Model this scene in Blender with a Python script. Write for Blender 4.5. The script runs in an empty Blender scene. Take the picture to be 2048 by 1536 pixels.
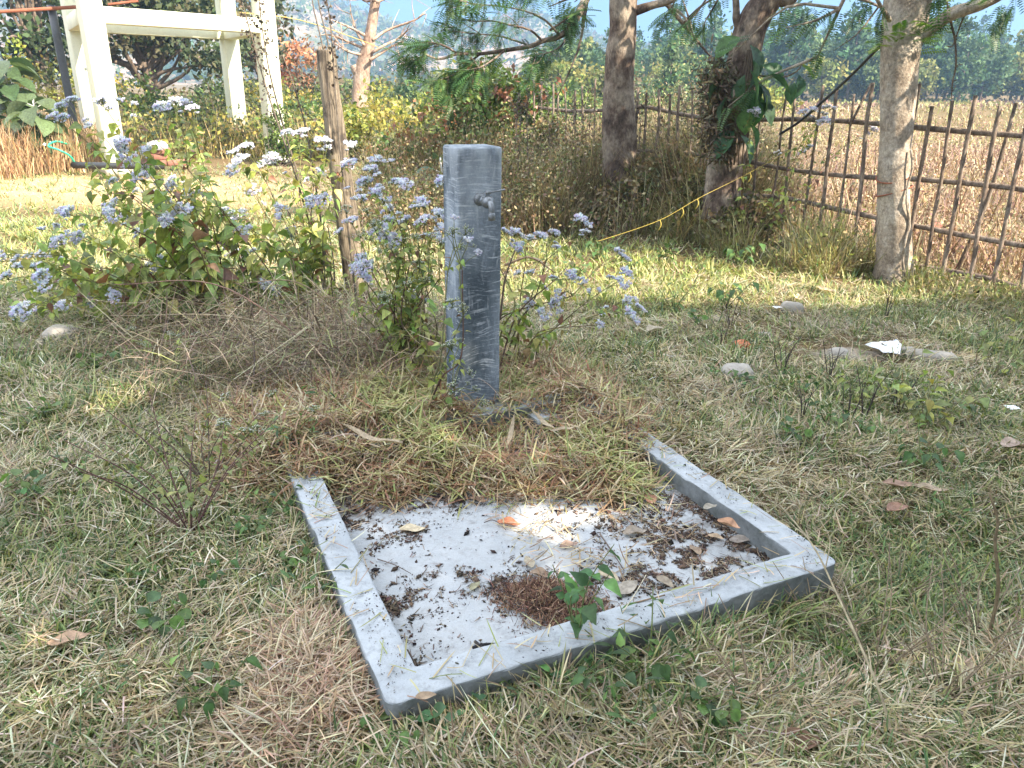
import bpy, math, random
import numpy as np
from math import radians, sin, cos, pi

C = bpy.context.scene.collection
scene = bpy.context.scene
rng = np.random.default_rng(7)
random.seed(7)

# ------------------------------------------------------------------ camera, sky, sun, exposure
H = 1.5
PITCH, ROLL, FPX = radians(21.2), radians(1.0), 1538.0
_f = np.array([0, cos(PITCH), -sin(PITCH)])
_r0 = np.array([1.0, 0, 0])
_u0 = np.cross(_r0, _f)
_R = cos(ROLL) * _r0 + sin(ROLL) * _u0
_U = -sin(ROLL) * _r0 + cos(ROLL) * _u0
cam_d = bpy.data.cameras.new('camera')
cam = bpy.data.objects.new('camera', cam_d)
C.objects.link(cam)
cam_d.sensor_width = 36.0
cam_d.lens = 36.0 * FPX / 2048
cam_d.clip_start, cam_d.clip_end = 0.05, 3000
from mathutils import Matrix, Vector
m = Matrix.Identity(4)
for i in range(3):
    m[i][0], m[i][1], m[i][2] = _R[i], _U[i], -_f[i]
m[2][3] = H
cam.matrix_world = m
scene.camera = cam

SUN_EL, SUN_AZ = radians(40), math.atan2(0.80, -0.60)      # azimuth clockwise from +Y
SUN = np.array([sin(SUN_AZ) * cos(SUN_EL), cos(SUN_AZ) * cos(SUN_EL), sin(SUN_EL)])
world = bpy.data.worlds.new('World')
scene.world = world
world.use_nodes = True
wn = world.node_tree.nodes
sky = wn.new('ShaderNodeTexSky')
sky.sky_type = 'NISHITA'
sky.sun_disc = False
sky.sun_elevation = SUN_EL
sky.sun_rotation = SUN_AZ
sky.air_density, sky.dust_density, sky.ozone_density = 1.0, 0.0, 2.5
sky.altitude = 600
bg = wn['Background']
bg.inputs['Strength'].default_value = 0.15
wl = world.node_tree.links
wtc = wn.new('ShaderNodeTexCoord')
wsep = wn.new('ShaderNodeSeparateXYZ')
wl.new(wtc.outputs['Generated'], wsep.inputs[0])
wmr = wn.new('ShaderNodeMapRange')                        # added pale fill overhead to lift the shade, sky dimmed towards the horizon
wmr.interpolation_type = 'SMOOTHSTEP'
wmr.inputs[1].default_value, wmr.inputs[2].default_value = 0.13, 0.42
wl.new(wsep.outputs[2], wmr.inputs[0])
wlow = wn.new('ShaderNodeMix'); wlow.data_type = 'RGBA'; wlow.blend_type = 'MULTIPLY'
wlow.inputs[0].default_value = 1.0
wlow.inputs[7].default_value = (0.06, 0.10, 0.135, 1)
wl.new(sky.outputs[0], wlow.inputs[6])
wmix = wn.new('ShaderNodeMix'); wmix.data_type = 'RGBA'
wl.new(wmr.outputs[0], wmix.inputs[0])
wl.new(wlow.outputs[2], wmix.inputs[6])
wmix.inputs[7].default_value = (5.5, 5.9, 6.5, 1)
wl.new(wmix.outputs[2], bg.inputs[0])
sd = bpy.data.lights.new('sun', 'SUN')
sd.energy = 4.8
sd.angle = radians(0.5)
sd.color = (1.0, 0.88, 0.70)
so = bpy.data.objects.new('sun', sd)
C.objects.link(so)
so.rotation_euler = Vector(SUN).to_track_quat('Z', 'Y').to_euler()
so.location = (8, -6, 10)
scene.view_settings.view_transform = 'Standard'
scene.view_settings.look = 'None'
scene.view_settings.exposure = 1.86
scene.view_settings.gamma = 1.0
scene.cycles.max_bounces = 8
scene.cycles.transparent_max_bounces = 8
scene.cycles.volume_bounces = 1
scene.cycles.use_denoising = True

# ------------------------------------------------------------------ helpers
def ray(px, py):
    return _f + _R * (px - 1024) / FPX + _U * (768 - py) / FPX
def G(px, py, z=0.0):
    d = ray(px, py)
    return np.array([0, 0, H]) + d * (z - H) / d[2]
def P(px, py, Y):
    d = ray(px, py)
    return np.array([0, 0, H]) + d * Y / d[1]

_T = np.random.default_rng(99).random((256, 256))
def vnoise(x, y, s, seed=0):
    x = np.asarray(x, float) / s + seed * 17.31
    y = np.asarray(y, float) / s + seed * 9.77
    xi, yi = np.floor(x).astype(int), np.floor(y).astype(int)
    fx, fy = x - xi, y - yi
    fx, fy = fx * fx * (3 - 2 * fx), fy * fy * (3 - 2 * fy)
    g = lambda a, b: _T[a % 256, b % 256]
    return (g(xi, yi) * (1 - fx) + g(xi + 1, yi) * fx) * (1 - fy) + (g(xi, yi + 1) * (1 - fx) + g(xi + 1, yi + 1) * fx) * fy
def fbm(x, y, s, seed=0, o=3):
    t, a, n = 0, 1.0, 0
    for k in range(o):
        t = t + a * vnoise(x, y, s / 2 ** k, seed + k * 3)
        n += a
        a *= 0.5
    return t / n
def nrm(v):
    return v / np.maximum(np.linalg.norm(v, axis=-1, keepdims=True), 1e-9)

class MB:
    def __init__(s):
        s.V, s.Q, s.T, s.K, s.n = [], [], [], [], 0
    def add(s, V, Q=None, T=None, col=(0.5, 0.5, 0.5)):
        V = np.asarray(V, float).reshape(-1, 3)
        col = np.asarray(col, float)
        if col.ndim == 1:
            col = np.tile(col, (len(V), 1))
        s.V.append(V)
        s.K.append(col)
        if Q is not None and len(Q):
            s.Q.append(np.asarray(Q, np.int64).reshape(-1, 4) + s.n)
        if T is not None and len(T):
            s.T.append(np.asarray(T, np.int64).reshape(-1, 3) + s.n)
        s.n += len(V)
        return s
    def tube(s, pts, rad, sides=8, col=(0.5, 0.5, 0.5), rough=0.0, res=0, cap=True, squash=1.0):
        pts = np.asarray(pts, float)
        rad = np.asarray(rad, float) * np.ones(len(pts))
        if res:
            pts, rad = smooth_path(pts, rad, res)
        n = len(pts)
        tan = nrm(np.gradient(pts, axis=0))
        ref = np.array([0.0, 0, 1]) if abs(tan[0][2]) < 0.8 else np.array([0.0, 1, 0])
        Nn = np.zeros((n, 3))
        a = nrm(np.cross(tan[0], ref))
        for i in range(n):
            a = nrm(a - tan[i] * np.dot(a, tan[i]))
            Nn[i] = a
        B = np.cross(tan, Nn)
        th = np.linspace(0, 2 * pi, sides, endpoint=False)
        rr = rad[:, None] * np.ones((1, sides))
        if rough:
            ph = rng.random() * 50
            seg = np.cumsum(np.r_[0, np.linalg.norm(np.diff(pts, axis=0), axis=1)])
            rr = rr * (1 + rough * (fbm(th[None, :] * 0.8 + ph, seg[:, None] / max(rad.max(), 1e-4) * 0.7 + ph, 1.0, 5, 3) - 0.5) * 2
                       + rough * 0.5 * np.sin(2 * th[None, :] + seg[:, None] * 3 + ph))
            rr[:, :] = (rr + np.roll(rr, 1, 1)) / 2
        V = pts[:, None, :] + rr[..., None] * (np.cos(th)[None, :, None] * Nn[:, None, :] + squash * np.sin(th)[None, :, None] * B[:, None, :])
        i, j = np.meshgrid(np.arange(n - 1), np.arange(sides), indexing='ij')
        j2 = (j + 1) % sides
        Q = np.stack([i * sides + j, i * sides + j2, (i + 1) * sides + j2, (i + 1) * sides + j], -1).reshape(-1, 4)
        V = V.reshape(-1, 3)
        T = []
        if cap:
            V = np.vstack([V, pts[0], pts[-1]])
            c0, c1 = n * sides, n * sides + 1
            for k in range(sides):
                T.append((c0, (k + 1) % sides, k))
                T.append((c1, (n - 1) * sides + k, (n - 1) * sides + (k + 1) % sides))
        s.add(V, Q, T, col)
        return s
    def box(s, c, h, ax=None, col=(0.5, 0.5, 0.5), bev=0.0, jit=0.0):
        """box of half sizes h round c in the axes ax; bevelled by cutting the edges"""
        ax = np.eye(3) if ax is None else np.asarray(ax, float)
        h = np.asarray(h, float)
        if bev <= 0:
            bev = 1e-4
        b = min(bev, 0.45 * h.min())
        V, idx = [], {}
        for sx in (-1, 1):
            for sy in (-1, 1):
                for sz in (-1, 1):
                    sg = np.array([sx, sy, sz])
                    for k in range(3):
                        o = sg * (h - b)
                        o[k] = sg[k] * h[k]
                        idx[(sx, sy, sz, k)] = len(V)
                        V.append(o + (np.random.default_rng(len(V) + int(abs(c[0]) * 1000)).random(3) - 0.5) * jit)
        Q, T = [], []
        for k in range(3):
            a, e = (k + 1) % 3, (k + 2) % 3
            for sk in (-1, 1):
                q = []
                for sa, se in ((-1, -1), (1, -1), (1, 1), (-1, 1)):
                    g = [0, 0, 0]; g[k], g[a], g[e] = sk, sa, se
                    q.append(idx[(*g, k)])
                Q.append(q if sk > 0 else q[::-1])
            for sa in (-1, 1):
                for se in (-1, 1):
                    g0 = [0, 0, 0]; g0[a], g0[e] = sa, se
                    gm, gp = g0[:], g0[:]
                    gm[k], gp[k] = -1, 1
                    q = [idx[(*gm, a)], idx[(*gp, a)], idx[(*gp, e)], idx[(*gm, e)]]
                    Q.append(q if sa * se < 0 else q[::-1])
        for key in [(x, y, z) for x in (-1, 1) for y in (-1, 1) for z in (-1, 1)]:
            t = [idx[(*key, k)] for k in range(3)]
            T.append(t if key[0] * key[1] * key[2] > 0 else t[::-1])
        s.add(np.asarray(V) @ ax + np.asarray(c), Q, T, col)
        return s
    def inst(s, tmpl, O, X, Y, Z, col):
        TV, Q, T = tmpl
        n, k = len(O), len(TV)
        V = O[:, None, :] + TV[None, :, 0:1] * X[:, None, :] + TV[None, :, 1:2] * Y[:, None, :] + TV[None, :, 2:3] * Z[:, None, :]
        off = (np.arange(n) * k)[:, None, None]
        col = np.asarray(col, float)
        if col.ndim == 1:
            col = np.tile(col, (n, 1))
        s.add(V.reshape(-1, 3), (np.asarray(Q)[None] + off).reshape(-1, 4) if len(Q) else None,
              (np.asarray(T)[None] + off).reshape(-1, 3) if len(T) else None, np.repeat(col, k, 0))
        return s
    def mesh(s, name, mat, origin=(0, 0, 0), smooth=False):
        V = np.vstack(s.V) - np.asarray(origin)
        K = np.vstack(s.K)
        Q = np.vstack(s.Q) if s.Q else np.zeros((0, 4), np.int64)
        T = np.vstack(s.T) if s.T else np.zeros((0, 3), np.int64)
        me = bpy.data.meshes.new(name)
        me.vertices.add(len(V))
        me.vertices.foreach_set('co', V.astype(np.float32).ravel())
        nl = Q.size + T.size
        me.loops.add(nl)
        me.loops.foreach_set('vertex_index', np.r_[Q.ravel(), T.ravel()].astype(np.int32))
        me.polygons.add(len(Q) + len(T))
        st = np.r_[np.arange(len(Q)) * 4, Q.size + np.arange(len(T)) * 3]
        me.polygons.foreach_set('loop_start', st.astype(np.int32))
        if smooth:
            me.polygons.foreach_set('use_smooth', np.ones(len(st), bool))
        me.update(calc_edges=True)
        at = me.attributes.new('Col', 'FLOAT_COLOR', 'POINT')
        at.data.foreach_set('color', np.hstack([K, np.ones((len(K), 1))]).astype(np.float32).ravel())
        me.materials.append(mat)
        return me

def smooth_path(p, r, res):
    p, r = np.asarray(p, float), np.asarray(r, float)
    n = len(p)
    e = np.vstack([2 * p[0] - p[1], p, 2 * p[-1] - p[-2]])
    out, ro = [], []
    for i in range(n - 1):
        a, b, c, d = e[i], e[i + 1], e[i + 2], e[i + 3]
        for t in np.linspace(0, 1, res, endpoint=False):
            out.append(0.5 * (2 * b + (c - a) * t + (2 * a - 5 * b + 4 * c - d) * t * t + (3 * b - a - 3 * c + d) * t ** 3))
            ro.append(r[i] * (1 - t) + r[i + 1] * t)
    out.append(p[-1]); ro.append(r[-1])
    return np.array(out), np.array(ro)

def tag(o, label=None, cat=None, group=None, kind=None):
    if label: o['label'] = label
    if cat: o['category'] = cat
    if group: o['group'] = group
    if kind: o['kind'] = kind
    return o
def world_loc(o):
    l = np.zeros(3)
    while o is not None:
        l = l + np.array(o.location); o = o.parent
    return l
def mk(name, mb, mat, parent=None, origin=None, smooth=False):
    """ONE mesh object; vertices are given in world space and stored relative to the parent or origin"""
    if origin is None:
        origin = (0, 0, 0)
    og = world_loc(parent) if parent is not None else np.asarray(origin, float)
    o = bpy.data.objects.new(name, mb.mesh(name, mat, og, smooth))
    C.objects.link(o)
    if parent is not None:
        o.parent = parent
    else:
        o.location = og
    return o
def empty(name, loc, label, cat, group=None):
    o = bpy.data.objects.new(name, None)
    C.objects.link(o)
    o.location = loc
    o.empty_display_size = 0.2
    return tag(o, label, cat, group)

# ---- vectorised grass blades: strips with a bend
def blades(mb, base, head, elev, length, width, bend, col, seg=3):
    n = len(base)
    ks = np.arange(seg + 1) / seg
    d = np.stack([np.cos(head), np.sin(head), np.zeros(n)], -1)
    side = np.stack([-np.sin(head), np.cos(head), np.zeros(n)], -1)
    pos = base.copy()
    Vs = []
    for i in range(seg + 1):
        t = ks[i]
        w = (width * (1 - 0.15 * t) if i < seg else 0 * width)[:, None] * 0.5
        if i < seg:
            Vs += [pos - side * w, pos + side * w]
        else:
            Vs += [pos]
        e = elev - bend * (i + 0.5) / seg
        pos = pos + (length / seg)[:, None] * (d * np.cos(e)[:, None] + np.array([0, 0, 1.0]) * np.sin(e)[:, None])
        pos[:, 2] = np.maximum(pos[:, 2], 0.004)
    k = len(Vs)
    V = np.stack(Vs, 1)
    Q = [[2 * i, 2 * i + 1, 2 * i + 3, 2 * i + 2] for i in range(seg - 1)]
    T = [[2 * seg - 2, 2 * seg - 1, 2 * seg]]
    off = (np.arange(n) * k)[:, None, None]
    mb.add(V.reshape(-1, 3), (np.array(Q)[None] + off).reshape(-1, 4), (np.array(T)[None] + off).reshape(-1, 3), np.repeat(col, k, 0))

# ---- leaf templates: length along x 0..1, half width along y, normal z
def leaf_t(prof, droop=0.15, fold=0.12):
    xs = np.linspace(0, 1, len(prof))
    V = []
    for x, w in zip(xs, prof):
        z = -droop * x * x
        V += [(x, -w, z + fold * w), (x, 0, z - 0.0), (x, w, z + fold * w)]
    Q = []
    for i in range(len(prof) - 1):
        a = 3 * i
        Q += [(a, a + 1, a + 4, a + 3), (a + 1, a + 2, a + 5, a + 4)]
    return np.array(V, float), Q, []
LEAF_OVATE = leaf_t([0.02, 0.30, 0.33, 0.22, 0.12, 0.0], 0.35, 0.35)
LEAF_LANCE = leaf_t([0.01, 0.10, 0.13, 0.10, 0.0], 0.3, 0.3)
LEAF_ROUND = leaf_t([0.05, 0.36, 0.44, 0.36, 0.0], 0.2, 0.25)
LEAF_BIG = leaf_t([0.02, 0.20, 0.33, 0.36, 0.26, 0.0], 0.45, 0.4)
LEAF_DIA = (np.array([(0, 0, 0), (0.5, -0.28, 0.04), (1, 0, -0.06), (0.5, 0.28, 0.04)], float), [(0, 1, 2, 3)], [])
LEAF_TRI = (np.array([(0, 0, 0), (0.45, -0.3, 0.05), (1, 0, 0), (0.5, 0.3, -0.02)], float), [(0, 1, 2, 3)], [])
def _frond(pairs=11, w=0.30):
    V, Q = [], []
    for i in range(pairs):
        x = 0.12 + 0.86 * i / (pairs - 1)
        l = w * (1 - 0.55 * abs(i / (pairs - 1) - 0.35))
        z0 = -0.25 * x * x
        for s in (-1, 1):
            a = len(V)
            V += [(x, 0, z0), (x - 0.016, s * l * 0.5, z0 - 0.01), (x + 0.045, s * l, z0 - 0.05), (x + 0.045, s * l * 0.5, z0 - 0.01)]
            Q.append((a, a + 1, a + 2, a + 3))
    a = len(V)
    V += [(0, -0.008, 0), (0, 0.008, 0), (1, 0.004, -0.25), (1, -0.004, -0.25)]
    Q.append((a, a + 1, a + 2, a + 3))
    return np.array(V, float), Q, []
FROND = _frond()
OCTA = (np.array([(1, 0, 0), (-1, 0, 0), (0, 1, 0), (0, -1, 0), (0, 0, 1), (0, 0, -1)], float), [],
        [(0, 2, 4), (2, 1, 4), (1, 3, 4), (3, 0, 4), (2, 0, 5), (1, 2, 5), (3, 1, 5), (0, 3, 5)])

def frames(d, roll=None):
    d = nrm(np.asarray(d, float))
    up = np.tile([0.0, 0, 1], (len(d), 1))
    up[np.abs(d[:, 2]) > 0.97] = (0, 1, 0)
    y = nrm(np.cross(up, d))
    z = np.cross(d, y)
    if roll is not None:
        c, s = np.cos(roll)[:, None], np.sin(roll)[:, None]
        y, z = c * y + s * z, -s * y + c * z
    return d, y, z
def put_leaves(mb, tmpl, O, d, size, col, roll=None, wide=1.0):
    d, y, z = frames(d, roll)
    s = np.asarray(size)[:, None]
    mb.inst(tmpl, np.asarray(O), d * s, y * s * wide, z * s, col)
def pick(cols, n, var=0.18, w=None):
    cols = np.asarray(cols, float)
    c = cols[rng.choice(len(cols), n, p=w)]
    return np.clip(c * (1 + var * rng.standard_normal((n, 1))) * (1 + 0.06 * rng.standard_normal((n, 3))), 0.005, 0.9)
def rdir(n, up=0.0):
    v = rng.standard_normal((n, 3)); v = nrm(v); v[:, 2] += up
    return nrm(v)

def crown(mb, cen, rad, nclump, nleaf, crad, lsize, cols, up=0.25, shell=0.55, tmpl=None, drop=None):
    cen, rad = np.asarray(cen, float), np.asarray(rad, float)
    v = nrm(rng.standard_normal((nclump, 3)))
    rr = shell + (1 - shell) * rng.random((nclump, 1))
    cc = cen + v * rr * rad
    c = np.repeat(cc, nleaf, 0)
    cr = crad * (0.6 + 0.8 * rng.random((nclump, 1)))
    o = c + rng.standard_normal(c.shape) * np.repeat(cr, nleaf, 0) * np.array([0.5, 0.5, 0.36])
    ck = np.repeat(pick(cols, nclump, 0.2), nleaf, 0) * (1 + 0.2 * rng.standard_normal((len(c), 1)))
    ck = np.clip(ck, 0.006, 0.8)
    if drop is not None:
        k = drop(o); o, ck = o[k], ck[k]
    sz = lsize * (0.6 + 0.8 * rng.random(len(o)))
    put_leaves(mb, tmpl or LEAF_TRI, o, rdir(len(o), 0.0), sz, ck, rng.random(len(o)) * 6.28)
    return cc

# ------------------------------------------------------------------ materials (procedural)
def newmat(name):
    mt = bpy.data.materials.new(name)
    mt.use_nodes = True
    nt = mt.node_tree
    return mt, nt, nt.nodes['Principled BSDF']
def N(nt, typ, **kw):
    n = nt.nodes.new(typ)
    for k, v in kw.items():
        if k in n.inputs.keys() if hasattr(n, 'inputs') else False:
            n.inputs[k].default_value = v
        else:
            setattr(n, k, v)
    return n
def ramp(nt, fac, stops):
    r = nt.nodes.new('ShaderNodeValToRGB')
    el = r.color_ramp.elements
    while len(el) > 1: el.remove(el[-1])
    el[0].position = stops[0][0]; el[0].color = (*stops[0][1], 1)
    for p, c in stops[1:]:
        e = el.new(p); e.color = (*c, 1)
    nt.links.new(fac, r.inputs[0])
    return r.outputs[0]
def noise(nt, co, scale, detail=4, rough=0.6, dist=0.0):
    n = nt.nodes.new('ShaderNodeTexNoise')
    n.inputs['Scale'].default_value = scale
    n.inputs['Detail'].default_value = detail
    n.inputs['Roughness'].default_value = rough
    n.inputs['Distortion'].default_value = dist
    if co is not None: nt.links.new(co, n.inputs['Vector'])
    return n.outputs['Fac']
def coords(nt, kind='Object', scale=(1, 1, 1), rot=(0, 0, 0)):
    t = nt.nodes.new('ShaderNodeTexCoord')
    mp = nt.nodes.new('ShaderNodeMapping')
    mp.inputs['Scale'].default_value = scale
    mp.inputs['Rotation'].default_value = rot
    nt.links.new(t.outputs[kind], mp.inputs[0])
    return mp.outputs[0]
def mix(nt, fac, a, b, mode='MIX'):
    x = nt.nodes.new('ShaderNodeMix')
    x.data_type = 'RGBA'; x.blend_type = mode
    for sock, v in ((x.inputs[0], fac), (x.inputs[6], a), (x.inputs[7], b)):
        if isinstance(v, (int, float)): sock.default_value = v
        elif isinstance(v, tuple): sock.default_value = (*v, 1)
        else: nt.links.new(v, sock)
    return x.outputs[2]
def bump(nt, h, bsdf, strength=0.3, dist=0.01):
    b = nt.nodes.new('ShaderNodeBump')
    b.inputs['Strength'].default_value = strength
    b.inputs['Distance'].default_value = dist
    nt.links.new(h, b.inputs['Height'])
    nt.links.new(b.outputs[0], bsdf.inputs['Normal'])
def veg(name, transl=0.3, rough=0.55, spec=0.3, nscale=0.0):
    mt, nt, b = newmat(name)
    a = nt.nodes.new('ShaderNodeAttribute'); a.attribute_name = 'Col'
    col = a.outputs['Color']
    if nscale:
        f = noise(nt, coords(nt), nscale, 3)
        col = mix(nt, 1.0, col, ramp(nt, f, [(0.3, (0.6, 0.58, 0.55)), (0.7, (1.3, 1.3, 1.25))]), 'MULTIPLY')
    nt.links.new(col, b.inputs['Base Color'])
    b.inputs['Roughness'].default_value = rough
    b.inputs['Specular IOR Level'].default_value = spec
    if transl:
        tr = nt.nodes.new('ShaderNodeBsdfTranslucent')
        nt.links.new(mix(nt, 1.0, col, (1.25, 1.25, 0.75), 'MULTIPLY'), tr.inputs[0])
        ms = nt.nodes.new('ShaderNodeMixShader')
        ms.inputs[0].default_value = transl
        nt.links.new(b.outputs[0], ms.inputs[1]); nt.links.new(tr.outputs[0], ms.inputs[2])
        nt.links.new(ms.outputs[0], nt.nodes['Material Output'].inputs['Surface'])
    return mt
M_grass = veg('grass_blade', 0.25, 0.5, 0.35)
M_straw = veg('dry_straw', 0.15, 0.55, 0.3)
M_leaf = veg('green_leaf', 0.35, 0.45, 0.4, 30)
M_far = veg('far_leaf', 0.25, 0.7, 0.15)
M_flower = veg('flower_petal', 0.25, 0.8, 0.1)
M_stem = veg('plant_stem', 0.0, 0.7, 0.2, 40)
M_dry = veg('dry_leaf', 0.12, 0.6, 0.3, 45)
M_chip = veg('litter', 0.0, 0.9, 0.1)

def m_ground():
    mt, nt, b = newmat('soil_and_thatch')
    g = coords(nt)
    n1, n2, n3 = noise(nt, g, 0.45, 5), noise(nt, g, 9, 6, 0.7), noise(nt, g, 70, 4, 0.7)
    fine = ramp(nt, n3, [(0.3, (0.06, 0.045, 0.03)), (0.5, (0.14, 0.105, 0.065)), (0.72, (0.26, 0.20, 0.125))])
    broad = ramp(nt, n1, [(0.35, (0.8, 0.85, 0.62)), (0.6, (1.15, 1.05, 0.95))])
    c = mix(nt, 1.0, fine, broad, 'MULTIPLY')
    c = mix(nt, ramp(nt, n2, [(0.55, (0, 0, 0)), (0.72, (0.7, 0.7, 0.7))]), c, (0.10, 0.12, 0.05))
    sx = nt.nodes.new('ShaderNodeSeparateXYZ'); nt.links.new(g, sx.inputs[0])
    ms = []
    for ax_, vals in ((1, (9.2, 11.0, 1)), (1, (13.6, 12.4, 1)), (0, (-1.2, -2.6, 1))):
        r_ = nt.nodes.new('ShaderNodeMapRange'); r_.inputs[1].default_value, r_.inputs[2].default_value = vals[0], vals[1]
        nt.links.new(sx.outputs[ax_], r_.inputs[0]); ms.append(r_.outputs[0])
    for q_ in (0, 1):
        m2_ = nt.nodes.new('ShaderNodeMath'); m2_.operation = 'MULTIPLY'
        nt.links.new(ms[0] if q_ == 0 else prev, m2_.inputs[0]); nt.links.new(ms[q_ + 1], m2_.inputs[1]); prev = m2_.outputs[0]
    sand = ramp(nt, n3, [(0.3, (0.36, 0.24, 0.13)), (0.7, (0.56, 0.40, 0.23))])
    c = mix(nt, prev, c, sand)
    dust = ramp(nt, n3, [(0.3, (0.24, 0.20, 0.155)), (0.7, (0.42, 0.36, 0.29))])
    for pc_, rr_ in ((G(1690, 714), (0.75, 0.36)), (G(60, 695), (0.7, 0.3)), (G(1420, 640), (0.6, 0.25))):
        mp = nt.nodes.new('ShaderNodeMapping'); mp.vector_type = 'POINT'
        mp.inputs['Location'].default_value = (-pc_[0] / rr_[0], -pc_[1] / rr_[1], 0)
        mp.inputs['Scale'].default_value = (1 / rr_[0], 1 / rr_[1], 0)
        nt.links.new(g, mp.inputs[0])
        ln = nt.nodes.new('ShaderNodeVectorMath'); ln.operation = 'LENGTH'
        nt.links.new(mp.outputs[0], ln.inputs[0])
        ad = nt.nodes.new('ShaderNodeMath'); ad.operation = 'MULTIPLY_ADD'; ad.inputs[1].default_value = 1.2
        nt.links.new(n2, ad.inputs[0]); nt.links.new(ln.outputs['Value'], ad.inputs[2])
        c = mix(nt, ramp(nt, ad.outputs[0], [(0.9, (1, 1, 1)), (1.0, (0.6, 0.6, 0.6))] if False else [(0.72, (1, 1, 1)), (1.0, (0, 0, 0))]), c, dust)
    nt.links.new(c, b.inputs['Base Color'])
    b.inputs['Roughness'].default_value = 0.95
    b.inputs['Specular IOR Level'].default_value = 0.1
    bump(nt, n3, b, 0.6, 0.02)
    return mt
def m_concrete(name, light, mid, dark, rough=0.8, stain=0.6, sc=1.0):
    mt, nt, b = newmat(name)
    g = coords(nt)
    n1, n2, n3 = noise(nt, g, 5 * sc, 6, 0.7), noise(nt, g, 40 * sc, 5, 0.7), noise(nt, g, 260 * sc, 3, 0.8)
    c = ramp(nt, n1, [(0.3, mid), (0.55, light), (0.75, mid)])
    c = mix(nt, ramp(nt, n2, [(0.48, (0, 0, 0)), (0.75, (stain, stain, stain))]), c, dark)
    c = mix(nt, ramp(nt, n3, [(0.58, (0, 0, 0)), (0.7, (0.5, 0.5, 0.5))]), c, dark)
    blot = noise(nt, g, 2.3 * sc, 7, 0.75, 0.6)
    c = mix(nt, ramp(nt, blot, [(0.50, (0, 0, 0)), (0.62, (stain * 0.55,) * 3), (0.72, (stain * 0.9,) * 3)]), c, tuple(0.55 * x + 0.03 for x in mid))
    nt.links.new(c, b.inputs['Base Color'])
    b.inputs['Roughness'].default_value = rough
    b.inputs['Specular IOR Level'].default_value = 0.25
    bump(nt, n2, b, 0.5, 0.008)
    return mt
def m_post():
    mt, nt, b = newmat('brushed_cement')
    g = coords(nt)
    big = noise(nt, coords(nt, scale=(5, 5, 2.2)), 1.0, 5, 0.6)
    c = ramp(nt, big, [(0.38, (0.085, 0.105, 0.125)), (0.50, (0.18, 0.21, 0.245)), (0.62, (0.36, 0.40, 0.45))])
    wn_ = nt.nodes.new('ShaderNodeTexNoise'); wn_.inputs['Scale'].default_value = 3.2; wn_.inputs['Detail'].default_value = 2
    nt.links.new(g, wn_.inputs['Vector'])
    wv = nt.nodes.new('ShaderNodeVectorMath'); wv.operation = 'MULTIPLY_ADD'
    wv.inputs[1].default_value = (0.13, 0.13, 0.13)
    nt.links.new(wn_.outputs['Color'], wv.inputs[0]); nt.links.new(g, wv.inputs[2])
    for rot, sc, lo, amt in (((0.45, 0.25, 0.4), (9, 9, 130), 0.56, 0.75), ((-0.5, -0.9, 0.2), (10, 10, 120), 0.57, 0.7), ((1.0, 0.5, 0.8), (8, 8, 110), 0.57, 0.7), ((0.05, 0.04, 0), (70, 70, 4), 0.58, 0.45)):
        mp = nt.nodes.new('ShaderNodeMapping')
        mp.inputs['Scale'].default_value = sc; mp.inputs['Rotation'].default_value = rot
        nt.links.new(wv.outputs[0], mp.inputs[0])
        s = noise(nt, mp.outputs[0], 1.0, 3, 0.55, 0.3)
        k = ramp(nt, s, [(lo, (0, 0, 0)), (lo + 0.10, (amt, amt, amt))])
        msk = noise(nt, coords(nt, scale=(15, 15, 10), rot=rot), 1.0, 4)
        k = mix(nt, 1.0, k, ramp(nt, msk, [(0.44, (0, 0, 0)), (0.58, (1, 1, 1))]), 'MULTIPLY')
        c = mix(nt, k, c, (0.58, 0.61, 0.65))
    fine = noise(nt, g, 120, 4, 0.7)
    c = mix(nt, 1.0, c, ramp(nt, fine, [(0.3, (0.8, 0.8, 0.8)), (0.7, (1.15, 1.15, 1.15))]), 'MULTIPLY')
    # pale cement dust on the upper part
    sx = nt.nodes.new('ShaderNodeSeparateXYZ'); nt.links.new(g, sx.inputs[0])
    up = nt.nodes.new('ShaderNodeMapRange')
    up.inputs[1].default_value, up.inputs[2].default_value = 0.95, 1.26
    up.inputs[4].default_value = 0.62
    nt.links.new(sx.outputs[2], up.inputs[0])
    wash = nt.nodes.new('ShaderNodeMath'); wash.operation = 'MULTIPLY'
    nt.links.new(up.outputs[0], wash.inputs[0])
    nt.links.new(ramp(nt, noise(nt, coords(nt, scale=(9, 9, 5)), 1.0, 4), [(0.40, (0, 0, 0)), (0.56, (1, 1, 1))]), wash.inputs[1])
    c = mix(nt, wash.outputs[0], c, (0.46, 0.49, 0.52))
    nt.links.new(c, b.inputs['Base Color'])
    b.inputs['Roughness'].default_value = 0.92
    b.inputs['Specular IOR Level'].default_value = 0.12
    bump(nt, fine, b, 0.45, 0.005)
    return mt
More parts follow.
